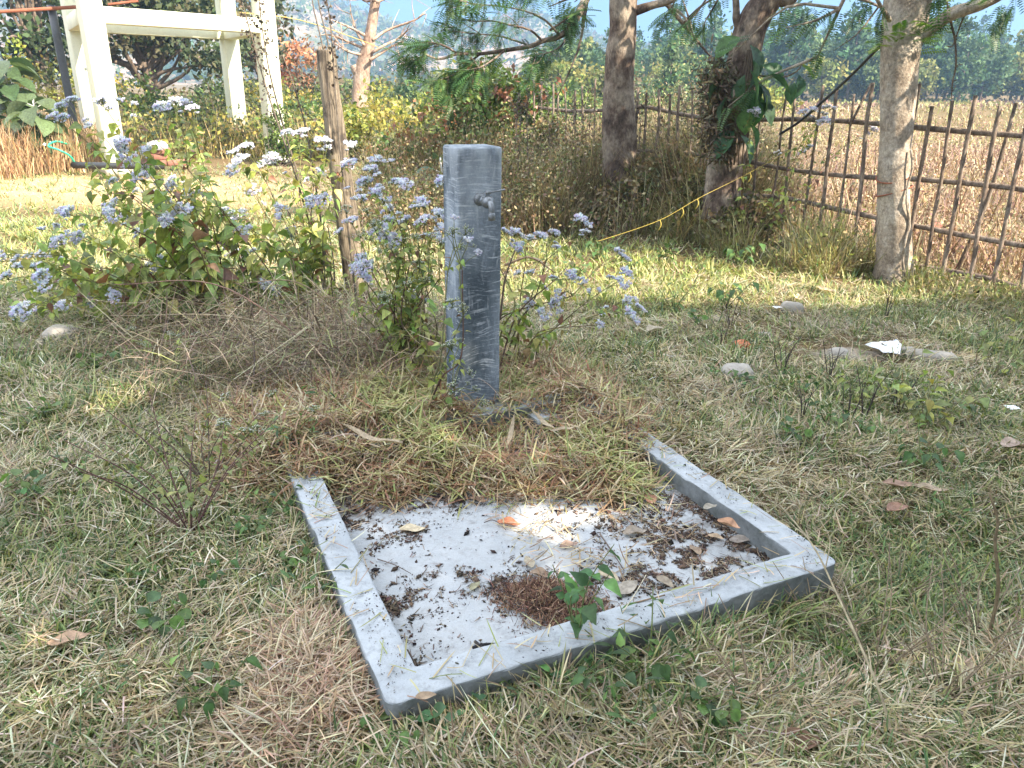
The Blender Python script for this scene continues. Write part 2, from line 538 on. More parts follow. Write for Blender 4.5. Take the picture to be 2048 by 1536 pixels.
def m_bark(name, c1, c2, c3, sc=8, stretch=0.35, bs=0.7, flake=True):
    mt, nt, b = newmat(name)
    g = coords(nt, scale=(1, 1, stretch))
    n1, n2, n3 = noise(nt, g, sc, 6, 0.7), noise(nt, coords(nt), sc * 0.35, 4), noise(nt, g, sc * 6, 4, 0.7)
    c = ramp(nt, n1, [(0.33, c3), (0.5, c1), (0.68, c2)])
    c = mix(nt, ramp(nt, n2, [(0.5, (0, 0, 0)), (0.62, (0.75, 0.75, 0.75))]), c, c2 if flake else c3)
    c = mix(nt, 1.0, c, ramp(nt, n3, [(0.3, (0.55, 0.55, 0.55)), (0.65, (1.2, 1.2, 1.2))]), 'MULTIPLY')
    nt.links.new(c, b.inputs['Base Color'])
    b.inputs['Roughness'].default_value = 0.9
    b.inputs['Specular IOR Level'].default_value = 0.15
    bump(nt, n1, b, bs, 0.04)
    return mt
def m_plain(name, c, rough=0.6, metal=0.0, var=0.2, sc=25, bs=0.15):
    mt, nt, b = newmat(name)
    n = noise(nt, coords(nt), sc, 5, 0.65)
    lo, hi = tuple(x * (1 - var) for x in c), tuple(min(x * (1 + var), 0.95) for x in c)
    nt.links.new(ramp(nt, n, [(0.3, lo), (0.7, hi)]), b.inputs['Base Color'])
    b.inputs['Roughness'].default_value = rough
    b.inputs['Metallic'].default_value = metal
    if bs: bump(nt, n, b, bs, 0.005)
    return mt
M_ground = m_ground()
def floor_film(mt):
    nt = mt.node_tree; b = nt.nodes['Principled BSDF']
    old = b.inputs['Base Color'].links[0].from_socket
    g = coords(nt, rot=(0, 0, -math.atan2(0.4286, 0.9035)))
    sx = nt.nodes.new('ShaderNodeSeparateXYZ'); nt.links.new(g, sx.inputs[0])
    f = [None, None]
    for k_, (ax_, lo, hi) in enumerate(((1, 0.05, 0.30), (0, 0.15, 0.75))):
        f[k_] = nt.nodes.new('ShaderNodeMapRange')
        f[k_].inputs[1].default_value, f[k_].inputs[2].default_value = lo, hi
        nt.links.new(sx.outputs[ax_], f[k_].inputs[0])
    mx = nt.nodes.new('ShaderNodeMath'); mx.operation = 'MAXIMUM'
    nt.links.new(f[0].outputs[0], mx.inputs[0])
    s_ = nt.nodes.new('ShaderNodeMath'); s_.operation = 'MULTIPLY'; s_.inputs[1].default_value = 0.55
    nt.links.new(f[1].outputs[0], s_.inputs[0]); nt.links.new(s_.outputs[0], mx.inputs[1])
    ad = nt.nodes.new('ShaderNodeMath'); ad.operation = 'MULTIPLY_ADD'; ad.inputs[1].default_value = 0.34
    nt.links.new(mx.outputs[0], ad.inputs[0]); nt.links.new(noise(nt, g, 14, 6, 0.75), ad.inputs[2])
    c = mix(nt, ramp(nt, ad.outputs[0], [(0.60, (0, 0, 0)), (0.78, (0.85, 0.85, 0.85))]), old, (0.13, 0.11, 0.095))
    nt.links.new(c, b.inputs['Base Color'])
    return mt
M_floor = m_concrete('limewashed_concrete', (0.44, 0.45, 0.46), (0.36, 0.375, 0.39), (0.22, 0.21, 0.20), stain=0.5)
def shade_sides(mt):  # darkens the upright faces: their shade is put into the colour
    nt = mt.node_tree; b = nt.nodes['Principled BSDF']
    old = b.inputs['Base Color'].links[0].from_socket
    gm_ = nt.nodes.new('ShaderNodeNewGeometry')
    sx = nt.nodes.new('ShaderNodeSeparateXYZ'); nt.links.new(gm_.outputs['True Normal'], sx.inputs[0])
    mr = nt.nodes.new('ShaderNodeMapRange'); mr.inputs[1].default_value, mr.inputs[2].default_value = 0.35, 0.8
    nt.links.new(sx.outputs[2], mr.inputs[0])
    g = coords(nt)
    side_shade = ramp(nt, noise(nt, g, 9, 6, 0.7), [(0.35, (0.10, 0.108, 0.10)), (0.55, (0.19, 0.20, 0.20)), (0.72, (0.28, 0.29, 0.29))])
    c = mix(nt, mr.outputs[0], side_shade, old)
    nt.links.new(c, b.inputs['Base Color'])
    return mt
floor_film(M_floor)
M_kerb = m_concrete('kerb_concrete', (0.45, 0.47, 0.49), (0.35, 0.37, 0.39), (0.16, 0.16, 0.155), stain=0.55)
M_post = m_post()
shade_sides(M_kerb)
M_stone = m_concrete('river_stone', (0.42, 0.38, 0.33), (0.32, 0.29, 0.25), (0.15, 0.13, 0.11))
M_tapmetal = m_plain('dull_metal', (0.24, 0.25, 0.26), 0.5, 0.8, 0.25, 60)
M_cream = m_concrete('cream_paint', (0.80, 0.80, 0.62), (0.76, 0.77, 0.58), (0.50, 0.50, 0.38), stain=0.3, sc=0.6)
M_plinth = m_concrete('plinth_render', (0.55, 0.52, 0.44), (0.42, 0.40, 0.33), (0.2, 0.19, 0.15))
M_black = m_plain('black_plastic', (0.025, 0.027, 0.03), 0.45)
M_rust = m_plain('rusty_steel', (0.28, 0.10, 0.055), 0.8, 0.2)
M_brick = m_plain('red_brick', (0.26, 0.12, 0.085), 0.9, 0, 0.3)
M_brickfrag = m_plain('orange_brick', (0.60, 0.20, 0.10), 0.9, 0, 0.25, 60, 0.4)
M_white = m_plain('white_plastic_film', (0.78, 0.79, 0.82), 0.35, 0, 0.06)
M_bamboo = m_bark('weathered_bamboo', (0.19, 0.145, 0.115), (0.33, 0.27, 0.22), (0.08, 0.06, 0.05), 22, 0.3, 0.4)
M_bark_pale = m_bark('pale_bark', (0.34, 0.28, 0.22), (0.50, 0.44, 0.37), (0.17, 0.13, 0.10), 9, 0.8)
M_bark_dark = m_bark('patchy_bark', (0.14, 0.10, 0.08), (0.36, 0.30, 0.24), (0.035, 0.028, 0.025), 7, 0.6)
M_bark_dead = m_bark('bare_bark', (0.36, 0.25, 0.19), (0.48, 0.37, 0.30), (0.16, 0.10, 0.08), 6, 0.5)
M_bark_far = m_bark('far_bark', (0.16, 0.12, 0.09), (0.24, 0.19, 0.15), (0.08, 0.06, 0.05), 5)
M_wood = m_bark('weathered_wood', (0.27, 0.22, 0.165), (0.42, 0.34, 0.25), (0.06, 0.05, 0.045), 20, 0.06, 0.9, False)
M_rope = m_plain('yellow_rope', (0.42, 0.32, 0.06), 0.7)
M_pipe = m_plain('grey_black_pipe', (0.06, 0.065, 0.075), 0.4)
M_cloth = m_plain('grey_sack', (0.34, 0.34, 0.37), 0.8, 0, 0.7, 14)
M_green = m_plain('green_hose', (0.03, 0.35, 0.22), 0.5)
M_twine = m_plain('yellow_twine', (0.6, 0.42, 0.12), 0.9)

STRAW = [(0.46, 0.37, 0.23), (0.56, 0.48, 0.33), (0.36, 0.27, 0.15), (0.25, 0.18, 0.10), (0.50, 0.42, 0.24)]
GREENS = [(0.10, 0.17, 0.055), (0.14, 0.21, 0.06), (0.065, 0.12, 0.045), (0.22, 0.26, 0.08)]
LILAC = [(0.66, 0.67, 0.84), (0.73, 0.74, 0.87), (0.60, 0.62, 0.83), (0.80, 0.80, 0.88)]

# ------------------------------------------------------------------ the ground
PO = np.array([-0.283, 1.43]); PU = np.array([0.9035, 0.4286]); PV = np.array([-0.4286, 0.9035])
PL, PD, KW = 1.475, 1.62, 0.105
KZ, FZ = 0.115, 0.04
def plat(x, y):
    """platform coordinates of world points"""
    dx, dy = x - PO[0], y - PO[1]
    return dx * PU[0] + dy * PU[1], dx * PV[0] + dy * PV[1]
def wp(a, t, z=0.0):
    q = PO + PU * a + PV * t
    return np.array([q[0], q[1], z])
def gz(x, y):
    x, y = np.asarray(x, float), np.asarray(y, float)
    a, t = plat(x, y)
    out = np.maximum.reduce([-a, a - PL, -t, t - PD, 0 * a])
    k = np.clip(out / 0.5, 0, 1)
    z = k * (0.09 * (fbm(x, y, 1.3, 2, 3) - 0.5) + 0.03 * (vnoise(x, y, 0.25, 4) - 0.5))
    far = np.clip((y - 25) / 60, 0, 1) * 1.2 * (fbm(x, y, 22, 6, 2) - 0.42)
    mound = 0.9 * np.exp(-((x - 19) / 9) ** 2 - ((y - 34) / 5) ** 2)
    near = (0.035 - 0.11 * np.clip((a - 0.75) / 0.5, 0, 1) * np.exp(-((t + 0.12) / 0.32) ** 2)) * np.clip(out / 0.12, 0, 1) * np.exp(-(out / 1.2) ** 2)
    return z + far + mound + near
def forest_z(x, y):
    """the wooded rise behind the field"""
    rise = np.clip((y - 85 - 0.10 * np.abs(x - 60)) / 120, 0, 1)
    prof = 1.0 + 5.5 * np.exp(-((x - 72) / 40) ** 2) + 6 * np.exp(-((x - 135) / 35) ** 2)
    return rise ** 1.1 * np.clip((x - 2) / 18, 0, 1) * prof
def hill_z(x, y):
    p = (x / np.maximum(y, 1)) * FPX + 1024
    h = np.interp(p, [-900, -300, 60, 330, 560, 640, 700, 800, 900, 1000, 1030, 1110, 1250, 1600, 2300],
                  [70, 70, 68, 64, 58, 50, 39, 29, 26, 31, 35, 27, 20, 14, 10])
    up = np.clip((y - 215) / 215, 0, 1)
    up = up * up * (3 - 2 * up)
    dn = np.clip((640 - y) / 180, 0, 1)
    return up * dn * h * (0.84 + 0.32 * fbm(x, y, 60, 9, 4)) * (y / 430.0) ** 0.5

def spaced(lo, hi, d0, g):
    out = [0.0]; d = d0
    while out[-1] < hi: out.append(out[-1] + d); d *= g
    neg = [0.0]; d = d0
    while neg[-1] > lo: neg.append(neg[-1] - d); d *= g
    return np.array(neg[:0:-1] + out)
xs = spaced(-520, 520, 0.09, 1.035)
ys = spaced(-14, 690, 0.09, 1.028) + 3.0
X, Yg = np.meshgrid(xs, ys, indexing='ij')
Z = gz(X, Yg) + forest_z(X, Yg)
a_, t_ = plat(X, Yg)
Z = np.where((a_ > 0.03) & (a_ < PL - 0.03) & (t_ > 0.03) & (t_ < PD - 0.03), -0.03, Z)
nx, ny = len(xs), len(ys)
i, j = np.meshgrid(np.arange(nx - 1), np.arange(ny - 1), indexing='ij')
Q = np.stack([i * ny + j, (i + 1) * ny + j, (i + 1) * ny + j + 1, i * ny + j + 1], -1).reshape(-1, 4)
gm = MB().add(np.stack([X, Yg, Z], -1).reshape(-1, 3), Q)
tag(mk('ground', gm, M_ground, smooth=True), 'trodden soil and dry thatch of the field and yard', kind='structure')

# ------------------------------------------------------------------ far hill with its scrub
def m_hill():
    mt, nt, b = newmat('rocky_hillside')
    g = coords(nt)
    n1, n2 = noise(nt, g, 0.035, 7, 0.65), noise(nt, g, 0.3, 5, 0.7)
    c = ramp(nt, n1, [(0.38, (0.07, 0.10, 0.05)), (0.5, (0.20, 0.16, 0.09)), (0.58, (0.42, 0.26, 0.18)), (0.72, (0.55, 0.38, 0.29))])
    c = mix(nt, 1.0, c, ramp(nt, n2, [(0.3, (0.5, 0.5, 0.5)), (0.7, (1.2, 1.2, 1.2))]), 'MULTIPLY')
    nt.links.new(c, b.inputs['Base Color'])
    b.inputs['Roughness'].default_value = 0.95
    bump(nt, n2, b, 1.0, 2.0)
    return mt
hx, hy = np.linspace(-560, 330, 240), np.linspace(205, 650, 150)
X, Yg = np.meshgrid(hx, hy, indexing='ij')
Z = hill_z(X, Yg) - 0.6 + np.clip(hill_z(X, Yg) / 20, 0, 1) * 5 * (fbm(X, Yg, 22, 31, 4) - 0.5)
i, j = np.meshgrid(np.arange(239), np.arange(149), indexing='ij')
Q = np.stack([i * 150 + j, (i + 1) * 150 + j, (i + 1) * 150 + j + 1, i * 150 + j + 1], -1).reshape(-1, 4)
tag(mk('hill', MB().add(np.stack([X, Yg, Z], -1).reshape(-1, 3), Q), m_hill(), smooth=True), 'hazy hill of pale rock and scrub far behind the field', kind='structure')
mb = MB()
n = 7500
hxp, hyp = rng.uniform(-470, 250, n), 215 + 260 * rng.random(n) ** 1.0
hz = hill_z(hxp, hyp)
k = (rng.random(n) < 0.25 + 1.1 * (fbm(hxp, hyp, 45, 12) > 0.47)) & (np.abs(hxp) < hyp * 0.85)
hxp, hyp, hz = hxp[k], hyp[k], hz[k]
cc = np.stack([hxp, hyp, hz + 0.8], -1)
kk = pick([(0.045, 0.075, 0.03), (0.07, 0.10, 0.04), (0.11, 0.13, 0.05), (0.14, 0.10, 0.06)], len(cc), 0.2)
o = np.repeat(cc, 14, 0) + rng.standard_normal((len(cc) * 14, 3)) * (1.5, 1.5, 1.0)
put_leaves(mb, LEAF_TRI, o, rdir(len(o)), 2.2 * (0.5 + rng.random(len(o))), np.repeat(kk, 14, 0), rng.random(len(o)) * 6)
tag(mk('hill_vegetation', mb, M_far), 'trees and scrub covering the far hillside', kind='stuff')

# ------------------------------------------------------------------ the wood behind the field: single trees, copied
FCOL = [[(0.072, 0.123, 0.058), (0.094, 0.145, 0.065), (0.058, 0.102, 0.051)],
        [(0.109, 0.152, 0.058), (0.145, 0.189, 0.065), (0.087, 0.131, 0.051)],
        [(0.058, 0.102, 0.058), (0.072, 0.123, 0.065)],
        [(0.189, 0.210, 0.065), (0.232, 0.232, 0.072), (0.145, 0.174, 0.058)],
        [(0.080, 0.138, 0.058), (0.116, 0.160, 0.072)]]
FSPEC = [(9, 2.6, 3.8, 55), (8, 3.0, 3.2, 60), (12, 2.6, 5.2, 70), (6.5, 3.0, 2.8, 55), (10, 2.3, 4.4, 60)]
FLAB = ['dark green tree in the wood beyond the dry field', 'mid green broad tree in the wood beyond the dry field',
        'tall bluish green tree in the wood beyond the dry field', 'yellowish low tree at the edge of the wood beyond the field',
        'slim dark tree in the wood beyond the dry field']
fproto = []
for v, (h, r, rz, nc) in enumerate(FSPEC):
    root = empty('woodland_tree', (0, 0, 0), FLAB[v], 'tree', 'trees of the wood beyond the field')
    tb = MB()
    tb.tube([(0, 0, -0.5), (0.1, 0, h * 0.3), (0, 0.1, h * 0.65), (0.1, 0, h * 0.9)], [0.2, 0.16, 0.1, 0.03], 6)
    for q in range(5):
        a = q * 1.3 + v
        tb.tube([(0, 0, h * (0.3 + 0.1 * q)), (cos(a) * r * 0.7, sin(a) * r * 0.7, h * (0.42 + 0.1 * q))], [0.08, 0.02], 4)
    mk('trunk', tb, M_bark_far, root)
    cb = MB()
    cone = v in (2, 4)
    if cone:
        for q in range(6):
            f = q / 5
            crown(cb, (0, 0, h * (0.35 + 0.6 * f)), (r * (1 - 0.75 * f), r * (1 - 0.75 * f), h * 0.1), max(4, int(nc * 0.24 * (1.15 - f))), 26, 0.75, 0.55, FCOL[v], shell=0.4)
    else:
        crown(cb, (0, 0, h - rz), (r, r, rz), nc, 28, 0.8, 0.55, FCOL[v], shell=0.5)
    mk('crown', cb, M_far, root)
    fproto.append(root)
def copy_thing(src, loc, rz=0.0, sc=1.0, label=None):
    r = src.copy(); C.objects.link(r)
    r.location, r.rotation_euler, r.scale = loc, (0, 0, rz), (sc, sc, sc)
    if label: r['label'] = label
    for ch in src.children:
        c = ch.copy(); C.objects.link(c); c.parent = r
        for g in ch.children:
            d = g.copy(); C.objects.link(d); d.parent = c
    return r
used = [False] * 5
nf = 0
fpos = []
def plant_tree(v, x, y, sc):
    global nf
    z = float(gz(x, y) + forest_z(x, y)) - 0.2
    if used[v]:
        copy_thing(fproto[v], (x, y, z), rng.random() * 6.28, sc)
    else:
        o = fproto[v]; used[v] = True
        o.location, o.scale = (x, y, z), (sc, sc, sc)
    nf += 1
tries = 0
while nf < 285 and tries < 9000:
    tries += 1
    if nf < 95:                      # the front edge of the wood
        px = rng.uniform(1080, 2230); y = rng.uniform(74, 98)
        if px < 1330: y = rng.uniform(62, 90)
    else:
        px = rng.uniform(1150, 2260); y = 96 + 110 * rng.random() ** 0.9
    x = (px - 1024) / FPX * y * 0.94
    gap = 2.6 if y < 98 else 3.4
    if any((x - a) ** 2 + (y - b) ** 2 < gap * gap for a, b in fpos): continue
    fpos.append((x, y))
    if y < 98:
        v = int(rng.choice(5, p=[0.2, 0.3, 0.1, 0.3, 0.1])); sc = rng.uniform(0.6, 0.92)
    else:
        v = int(rng.choice(5, p=[0.27, 0.23, 0.25, 0.05, 0.2])); sc = rng.uniform(0.65, 0.92)
    if px < 1330: sc *= 0.8
    plant_tree(v, x, y, sc)
# looser trees standing between the yard and the hill
fpos2 = []
mid = [(860, 70), (905, 52), (960, 66), (1010, 58), (1060, 75), (800, 80), (760, 64), (1120, 48), (1170, 56), (1215, 45), (1290, 60), (1340, 44), (1400, 55), (690, 75), (600, 66), (570, 85), (1100, 62), (930, 84), (1050, 92), (880, 100), (820, 110), (980, 110)]
for q, (px, y) in enumerate(mid):
    p = P(px, 165, y)
    v = [1, 3, 0, 3, 1, 4][q % 6]
    z = float(gz(p[0], p[1]))
    copy_thing(fproto[v], (p[0], p[1], z - 0.2), q * 1.7, (0.30 + 0.22 * ((q * 7) % 5) / 5) * (1.15 if y > 70 else 0.8) * (1.25 if px > 1080 else 0.9),
               'scattered small tree on the open ground between yard and hill')['group'] = 'scattered trees below the hill'

# ------------------------------------------------------------------ concrete tower frame
TC = [np.array([-6.86, 13.6]), np.array([-4.74, 15.8]), np.array([-6.30, 18.3]), np.array([-8.45, 16.1])]
ta = nrm(np.array([0.75, 0.66])); tbv = np.array([-ta[1], ta[0]])
TA = [np.array([ta[0], ta[1], 0]), np.array([tbv[0], tbv[1], 0]), np.array([0, 0, 1.0])]
tower = empty('water_tower_frame', (-6.9, 15.6, 0), 'unfinished cream painted concrete tower frame of four columns and beams', 'tower frame')
for q, c in enumerate(TC):
    mk('column', MB().box((c[0], c[1], 2.45), (0.16, 0.16, 2.55), TA, bev=0.012), M_cream, tower)
    mk('plinth', MB().box((c[0], c[1], 0.05), (0.22, 0.22, 0.10), TA, bev=0.03), M_plinth, tower)
def beam(a, b, z, hh, hw, ext=0.0):
    d = b - a; L = np.linalg.norm(d); d = d / L
    ax = [np.array([d[0], d[1], 0]), np.array([-d[1], d[0], 0]), np.array([0, 0, 1.0])]
    cc = (a + b) / 2
    mk('beam', MB().box((cc[0], cc[1], z), (L / 2 - 0.157, hw, hh), ax, bev=0.01), M_cream, tower)
for z in (2.455, 4.85):
    for q in range(4):
        beam(TC[q], TC[(q + 1) % 4], z, 0.125, 0.145)
tcx = (TC[0] + TC[2]) / 2
mk('floor_slab', MB().box((tcx[0], tcx[1], 5.08), (2.1, 1.75, 0.075), TA, bev=0.02), M_cream, tower)
def pipe(name, pts, r, mat, label, cat, res=6, sides=10):
    pts = [np.asarray(p, float) for p in pts]
    return tag(mk(name, MB().tube(pts, r, sides, res=res), mat, origin=pts[0], smooth=True), label, cat)
pb, pt = P(188, 330, 14.4), P(133, 30, 14.4)
pipe('drain_pipe', [(-7.72, 14.1, -0.1), (-7.72, 14.1, 1.2), (-7.75, 14.1, 2.62)], 0.065, M_pipe, 'grey black plastic pipe standing beside the cream tower column', 'pipe', 3, 14)
pipe('twine_lashing', [np.array([-7.75, 14.1, 2.56]) + 0.078 * np.array([cos(a), sin(a), 0.1 * a / 6.28 * 0.6]) for a in np.linspace(0, 20, 60)], 0.012, M_twine,
     'yellow twine wound round the head of the grey pipe', 'twine', 1, 5)
pipe('steel_rod', [P(-260, 40, 14.0), P(152, 14, 14.0)], 0.028, M_rust, 'rusty steel rod tied across the pipe head', 'steel rod', 1, 8)
pipe('steel_rod', [P(216, 9, 15.2), P(276, 2, 15.6)], 0.022, M_rust, 'short rusty steel rod resting on the tower beam', 'steel rod', 1, 8)
pipe('ground_pipe', [P(150, 350, 13.1) * (1, 1, 0) + (0, 0, 0.16), P(215, 346, 13.0) * (1, 1, 0) + (0, 0, 0.17), P(330, 342, 13.3) * (1, 1, 0) + (0, 0, 0.15)], 0.055, M_black,
     'black plastic pipe lying across the foot of the tower', 'pipe', 4, 10)
pipe('plastic_pipe', [P(165, 281, 14.6), P(100, 283, 13.6), P(88, 290, 13.2)], 0.022, M_white, 'thin white pipe sticking out of the tall dry grass', 'pipe', 4, 8)
pipe('garden_hose', [P(135, 288, 13.4), P(112, 283, 13.2), P(96, 292, 13.0), P(118, 300, 13.0), P(140, 312, 13.1), P(152, 330, 13.2)], 0.016, M_green, 'green hose hanging in the dry grass by the tower', 'hose', 5, 8)
bp = np.array([-6.25, 13.95])
for q, (da, db, z, rz, lab) in enumerate([(0, 0, 0.14, 0.1, 'bottom red brick of the pile at the tower foot'), (0.27, 0.05, 0.14, 0.5, 'red brick lying beside the pile at the tower foot'),
                                     (0.02, 0.02, 0.24, 0.35, 'middle red brick of the pile at the tower foot'), (0.04, 0.0, 0.34, 0.05, 'top red brick under the grey sack')]):
    ax = [np.array([cos(rz), sin(rz), 0]), np.array([-sin(rz), cos(rz), 0]), np.array([0, 0, 1.0])]
    tag(mk('brick', MB().box((bp[0] + da, bp[1] + db, z), (0.15, 0.10, 0.048), ax, bev=0.008, jit=0.006), M_brick, origin=(bp[0] + da, bp[1] + db, z)), lab, 'brick', 'bricks piled at the tower foot')
sb = MB()
th, ph = np.meshgrid(np.linspace(0, 2 * pi, 25)[:-1], np.linspace(0.02, pi / 1.6, 10), indexing='ij')
rr = 0.17 * (0.75 + 0.6 * fbm(np.cos(th) * 2, np.sin(th) * 2 + ph, 0.7, 3))
V = np.stack([bp[0] + rr * np.sin(ph) * np.cos(th), bp[1] + rr * np.sin(ph) * np.sin(th), 0.40 + 0.6 * rr * np.cos(ph)], -1).reshape(-1, 3)
Q = [[a * 10 + b, ((a + 1) % 24) * 10 + b, ((a + 1) % 24) * 10 + b + 1, a * 10 + b + 1] for a in range(24) for b in range(9)]
tag(mk('crumpled_sack', sb.add(V, Q), M_cloth, origin=(bp[0], bp[1], 0.4)), 'crumpled grey and white sack lying on the brick pile', 'sack')
pipe('sag_wire', [P(480, 25, 15.4), P(600, 40, 17), P(720, 80, 19), P(760, 96, 20)], 0.008, M_twine, 'thin pale wire strung from the tower to the bare tree', 'wire', 4, 4)

# ------------------------------------------------------------------ bamboo fence
FA, FD = np.array([3.93, 6.0]), np.array([-0.565, 0.825])
def fp(s, z): q = FA + FD * s; return np.array([q[0], q[1], z])
fence = empty('bamboo_fence', (2.4, 8.2, 0), 'weathered bamboo stake fence with four rails running along the dry field', 'fence')
for z, off in ((1.235, 0.03), (0.80, 0.03), (0.435, 0.028), (0.06, 0.03)):
    nn = np.array([FD[1], -FD[0], 0]) * off
    ss = np.linspace(-2.6, 7.2, 15)
    mk('rail', MB().tube([fp(s, z + 0.035 * sin(s * 2.1 + z * 9) + 0.012 * rng.standard_normal()) + nn for s in ss], 0.021 + 0.004 * rng.random(15), 7, res=4, rough=0.08), M_bamboo, fence)
s, q = -2.4, 0
while s < 6.6:
    z1 = 1.53 + 0.07 * rng.standard_normal() + 0.012 * max(s, 0)
    lean, l2 = -0.06 + 0.028 * rng.standard_normal(), 0.02 * rng.standard_normal()
    base, r = fp(s, -0.08), 0.0105 + 0.008 * rng.random()
    pts = [base + np.array([lean * t * 1.0 + 0.005 * rng.standard_normal(), l2 * t, t * z1]) for t in np.linspace(0, 1, 6)]
    mk('stake', MB().tube(pts, [r * 1.1, r * 1.05, r, r, r * 0.95, r * 0.9], 7, res=3, rough=0.1), M_bamboo, fence)
    s += 0.15 + 0.06 * rng.random() + (0.03 if s < 0.5 else 0)
    q += 1
pipe('loose_stake', [P(1700, 250, 7.2), P(1742, 168, 7.3)], 0.012, M_bamboo, 'loose leaning stick propped behind the fence rail', 'stick', 1, 6)
pipe('prop_pole', [P(1905, 560, 6.6), P(1975, 400, 6.5), P(2032, 205, 6.4)], [0.018, 0.018, 0.014], M_bamboo, 'pale slanting pole leaning against the right end of the fence', 'pole', 3, 7)

# ------------------------------------------------------------------ standpipe platform
plat_o = empty('tap_platform', wp(PL / 2, PD / 2, 0), 'square limewashed concrete wash platform with a raised kerb', 'platform')
def rrect(a0, a1, t0, t1, r, m_):
    """closed rounded rectangle in platform coordinates, m_ points on each side and 6 on each corner"""
    out = []
    cs = [((a1 - r, t0 + r), -pi / 2), ((a1 - r, t1 - r), 0), ((a0 + r, t1 - r), pi / 2), ((a0 + r, t0 + r), pi)]
    for k, ((ca, ct), s0) in enumerate(cs):
        cor = [(ca + r * cos(s0 + q / 5 * pi / 2), ct + r * sin(s0 + q / 5 * pi / 2)) for q in range(6)]
        out += cor
        (na, nt_), ns = cs[(k + 1) % 4]
        nx_ = (na + r * cos(ns), nt_ + r * sin(ns))
        for q in range(1, m_):
            f = q / m_
            out.append((cor[-1][0] * (1 - f) + nx_[0] * f, cor[-1][1] * (1 - f) + nx_[1] * f))
    return np.array(out)
kb = MB()
prof = [(0.0, -0.18, 0.04), (0.0, 0.04, 0.03), (0.0, 0.075, 0.03), (0.0, KZ - 0.006, 0.03), (0.0015, KZ - 0.002, 0.03), (0.006, KZ, 0.03), (0.03, KZ + 0.001, 0.03), (0.05, KZ - 0.001, 0.02), (0.075, KZ + 0.001, 0.02), (KW - 0.006, KZ, 0.01), (KW - 0.0015, KZ - 0.002, 0.008), (KW, KZ - 0.006, 0.008), (KW, FZ + 0.03, 0.008), (KW, FZ - 0.02, 0.008)]
rings = []
for off, z, r in prof:
    o = max(0.0, off)
    pp = rrect(o, PL - o, o, PD - o, max(0.035 - o * 0.3, r), 80)
    xy = PO + pp[:, :1] * PU + pp[:, 1:] * PV
    wob = 0.012 * (fbm(pp[:, 0], pp[:, 1], 0.28, 41, 3) - 0.5) + 0.007 * (fbm(pp[:, 0] + z * 3, pp[:, 1], 0.045, 47, 3) - 0.5) - 0.012 * np.clip(vnoise(pp[:, 0] + o, pp[:, 1], 0.06, 49) - 0.86, 0, 1)
    zz = z + (0.012 * (fbm(pp[:, 0], pp[:, 1], 0.5, 44) - 0.5) + 0.004 * (vnoise(pp[:, 0] + o, pp[:, 1], 0.03, 46) - 0.5) if z > 0.08 else 0)
    nin = nrm(np.array([PL / 2, PD / 2]) - pp)
    xy = xy + wob[:, None] * (nin[:, :1] * PU + nin[:, 1:] * PV) * (1.6 if z < 0.11 else 1)
    rings.append(np.column_stack([xy, zz * np.ones(len(xy))]))
nn_ = len(rings[0])
V = np.vstack(rings)
Q = [[k * nn_ + p, k * nn_ + (p + 1) % nn_, (k + 1) * nn_ + (p + 1) % nn_, (k + 1) * nn_ + p] for k in range(len(rings) - 1) for p in range(nn_)]
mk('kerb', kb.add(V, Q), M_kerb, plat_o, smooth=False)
ga, gt = np.meshgrid(np.linspace(KW - 0.02, PL - KW + 0.02, 50), np.linspace(KW - 0.02, PD - KW + 0.02, 50), indexing='ij')
xy = PO + ga[..., None] * PU + gt[..., None] * PV
zz = FZ + 0.007 * (fbm(ga, gt, 0.4, 50) - 0.5)
i, j = np.meshgrid(np.arange(49), np.arange(49), indexing='ij')
mk('basin_floor', MB().add(np.concatenate([xy, zz[..., None]], -1).reshape(-1, 3), np.stack([i * 50 + j, (i + 1) * 50 + j, (i + 1) * 50 + j + 1, i * 50 + j + 1], -1).reshape(-1, 4)), M_floor, plat_o)

# the post with its tap
pc = np.array([-0.240, 3.30])                       # front left corner on the ground
PW, PDp, PH = 0.205, 0.19, 1.25
post = empty('tap_post', (pc[0] + 0.1, pc[1] + 0.1, 0), 'dark grey cement standpipe post with a tap near its top', 'tap post')
U3, V3 = np.array([PU[0], PU[1], 0]), np.array([PV[0], PV[1], 0])
cen = np.array([pc[0], pc[1], 0]) + U3 * PW / 2 + V3 * PDp / 2
pbm = MB()
nz = 40
secs = []
for k in range(nz + 1):
    z = -0.1 + (PH + 0.1) * k / nz
    f = 1 - 0.06 * (k / nz - 1) * 0
    w = PW / 2 * (0.965 + 0.035 * k / nz)
    r = 0.012
    pts = []
    for (sa, sv), s0 in zip(((1, -1), (1, 1), (-1, 1), (-1, -1)), (-pi / 2, 0, pi / 2, pi)):
        for q_ in range(3):
            an = s0 + q_ / 2 * pi / 2
            pts.append(cen + U3 * (sa * (w - r) + r * cos(an)) + V3 * (sv * (PDp / 2 - r) + r * sin(an)) + np.array([0, 0, z]))
    pts = np.array(pts)
    pts[:, :2] += 0.0045 * (np.stack([fbm(pts[:, 0] * 3, pts[:, 2] * 1.2, 0.3, 60), fbm(pts[:, 1] * 3, pts[:, 2] * 1.2, 0.3, 63)], -1) - 0.5)
    secs.append(pts)
top = cen + (secs[-1] - cen) * np.array([0.95, 0.95, 1]) + np.array([0, 0, 0.008])
secs.append(top)
V = np.vstack(secs + [[cen + np.array([0, 0, PH + 0.010])]])
Q = [[k * 12 + p, k * 12 + (p + 1) % 12, (k + 1) * 12 + (p + 1) % 12, (k + 1) * 12 + p] for k in range(nz + 1) for p in range(12)]
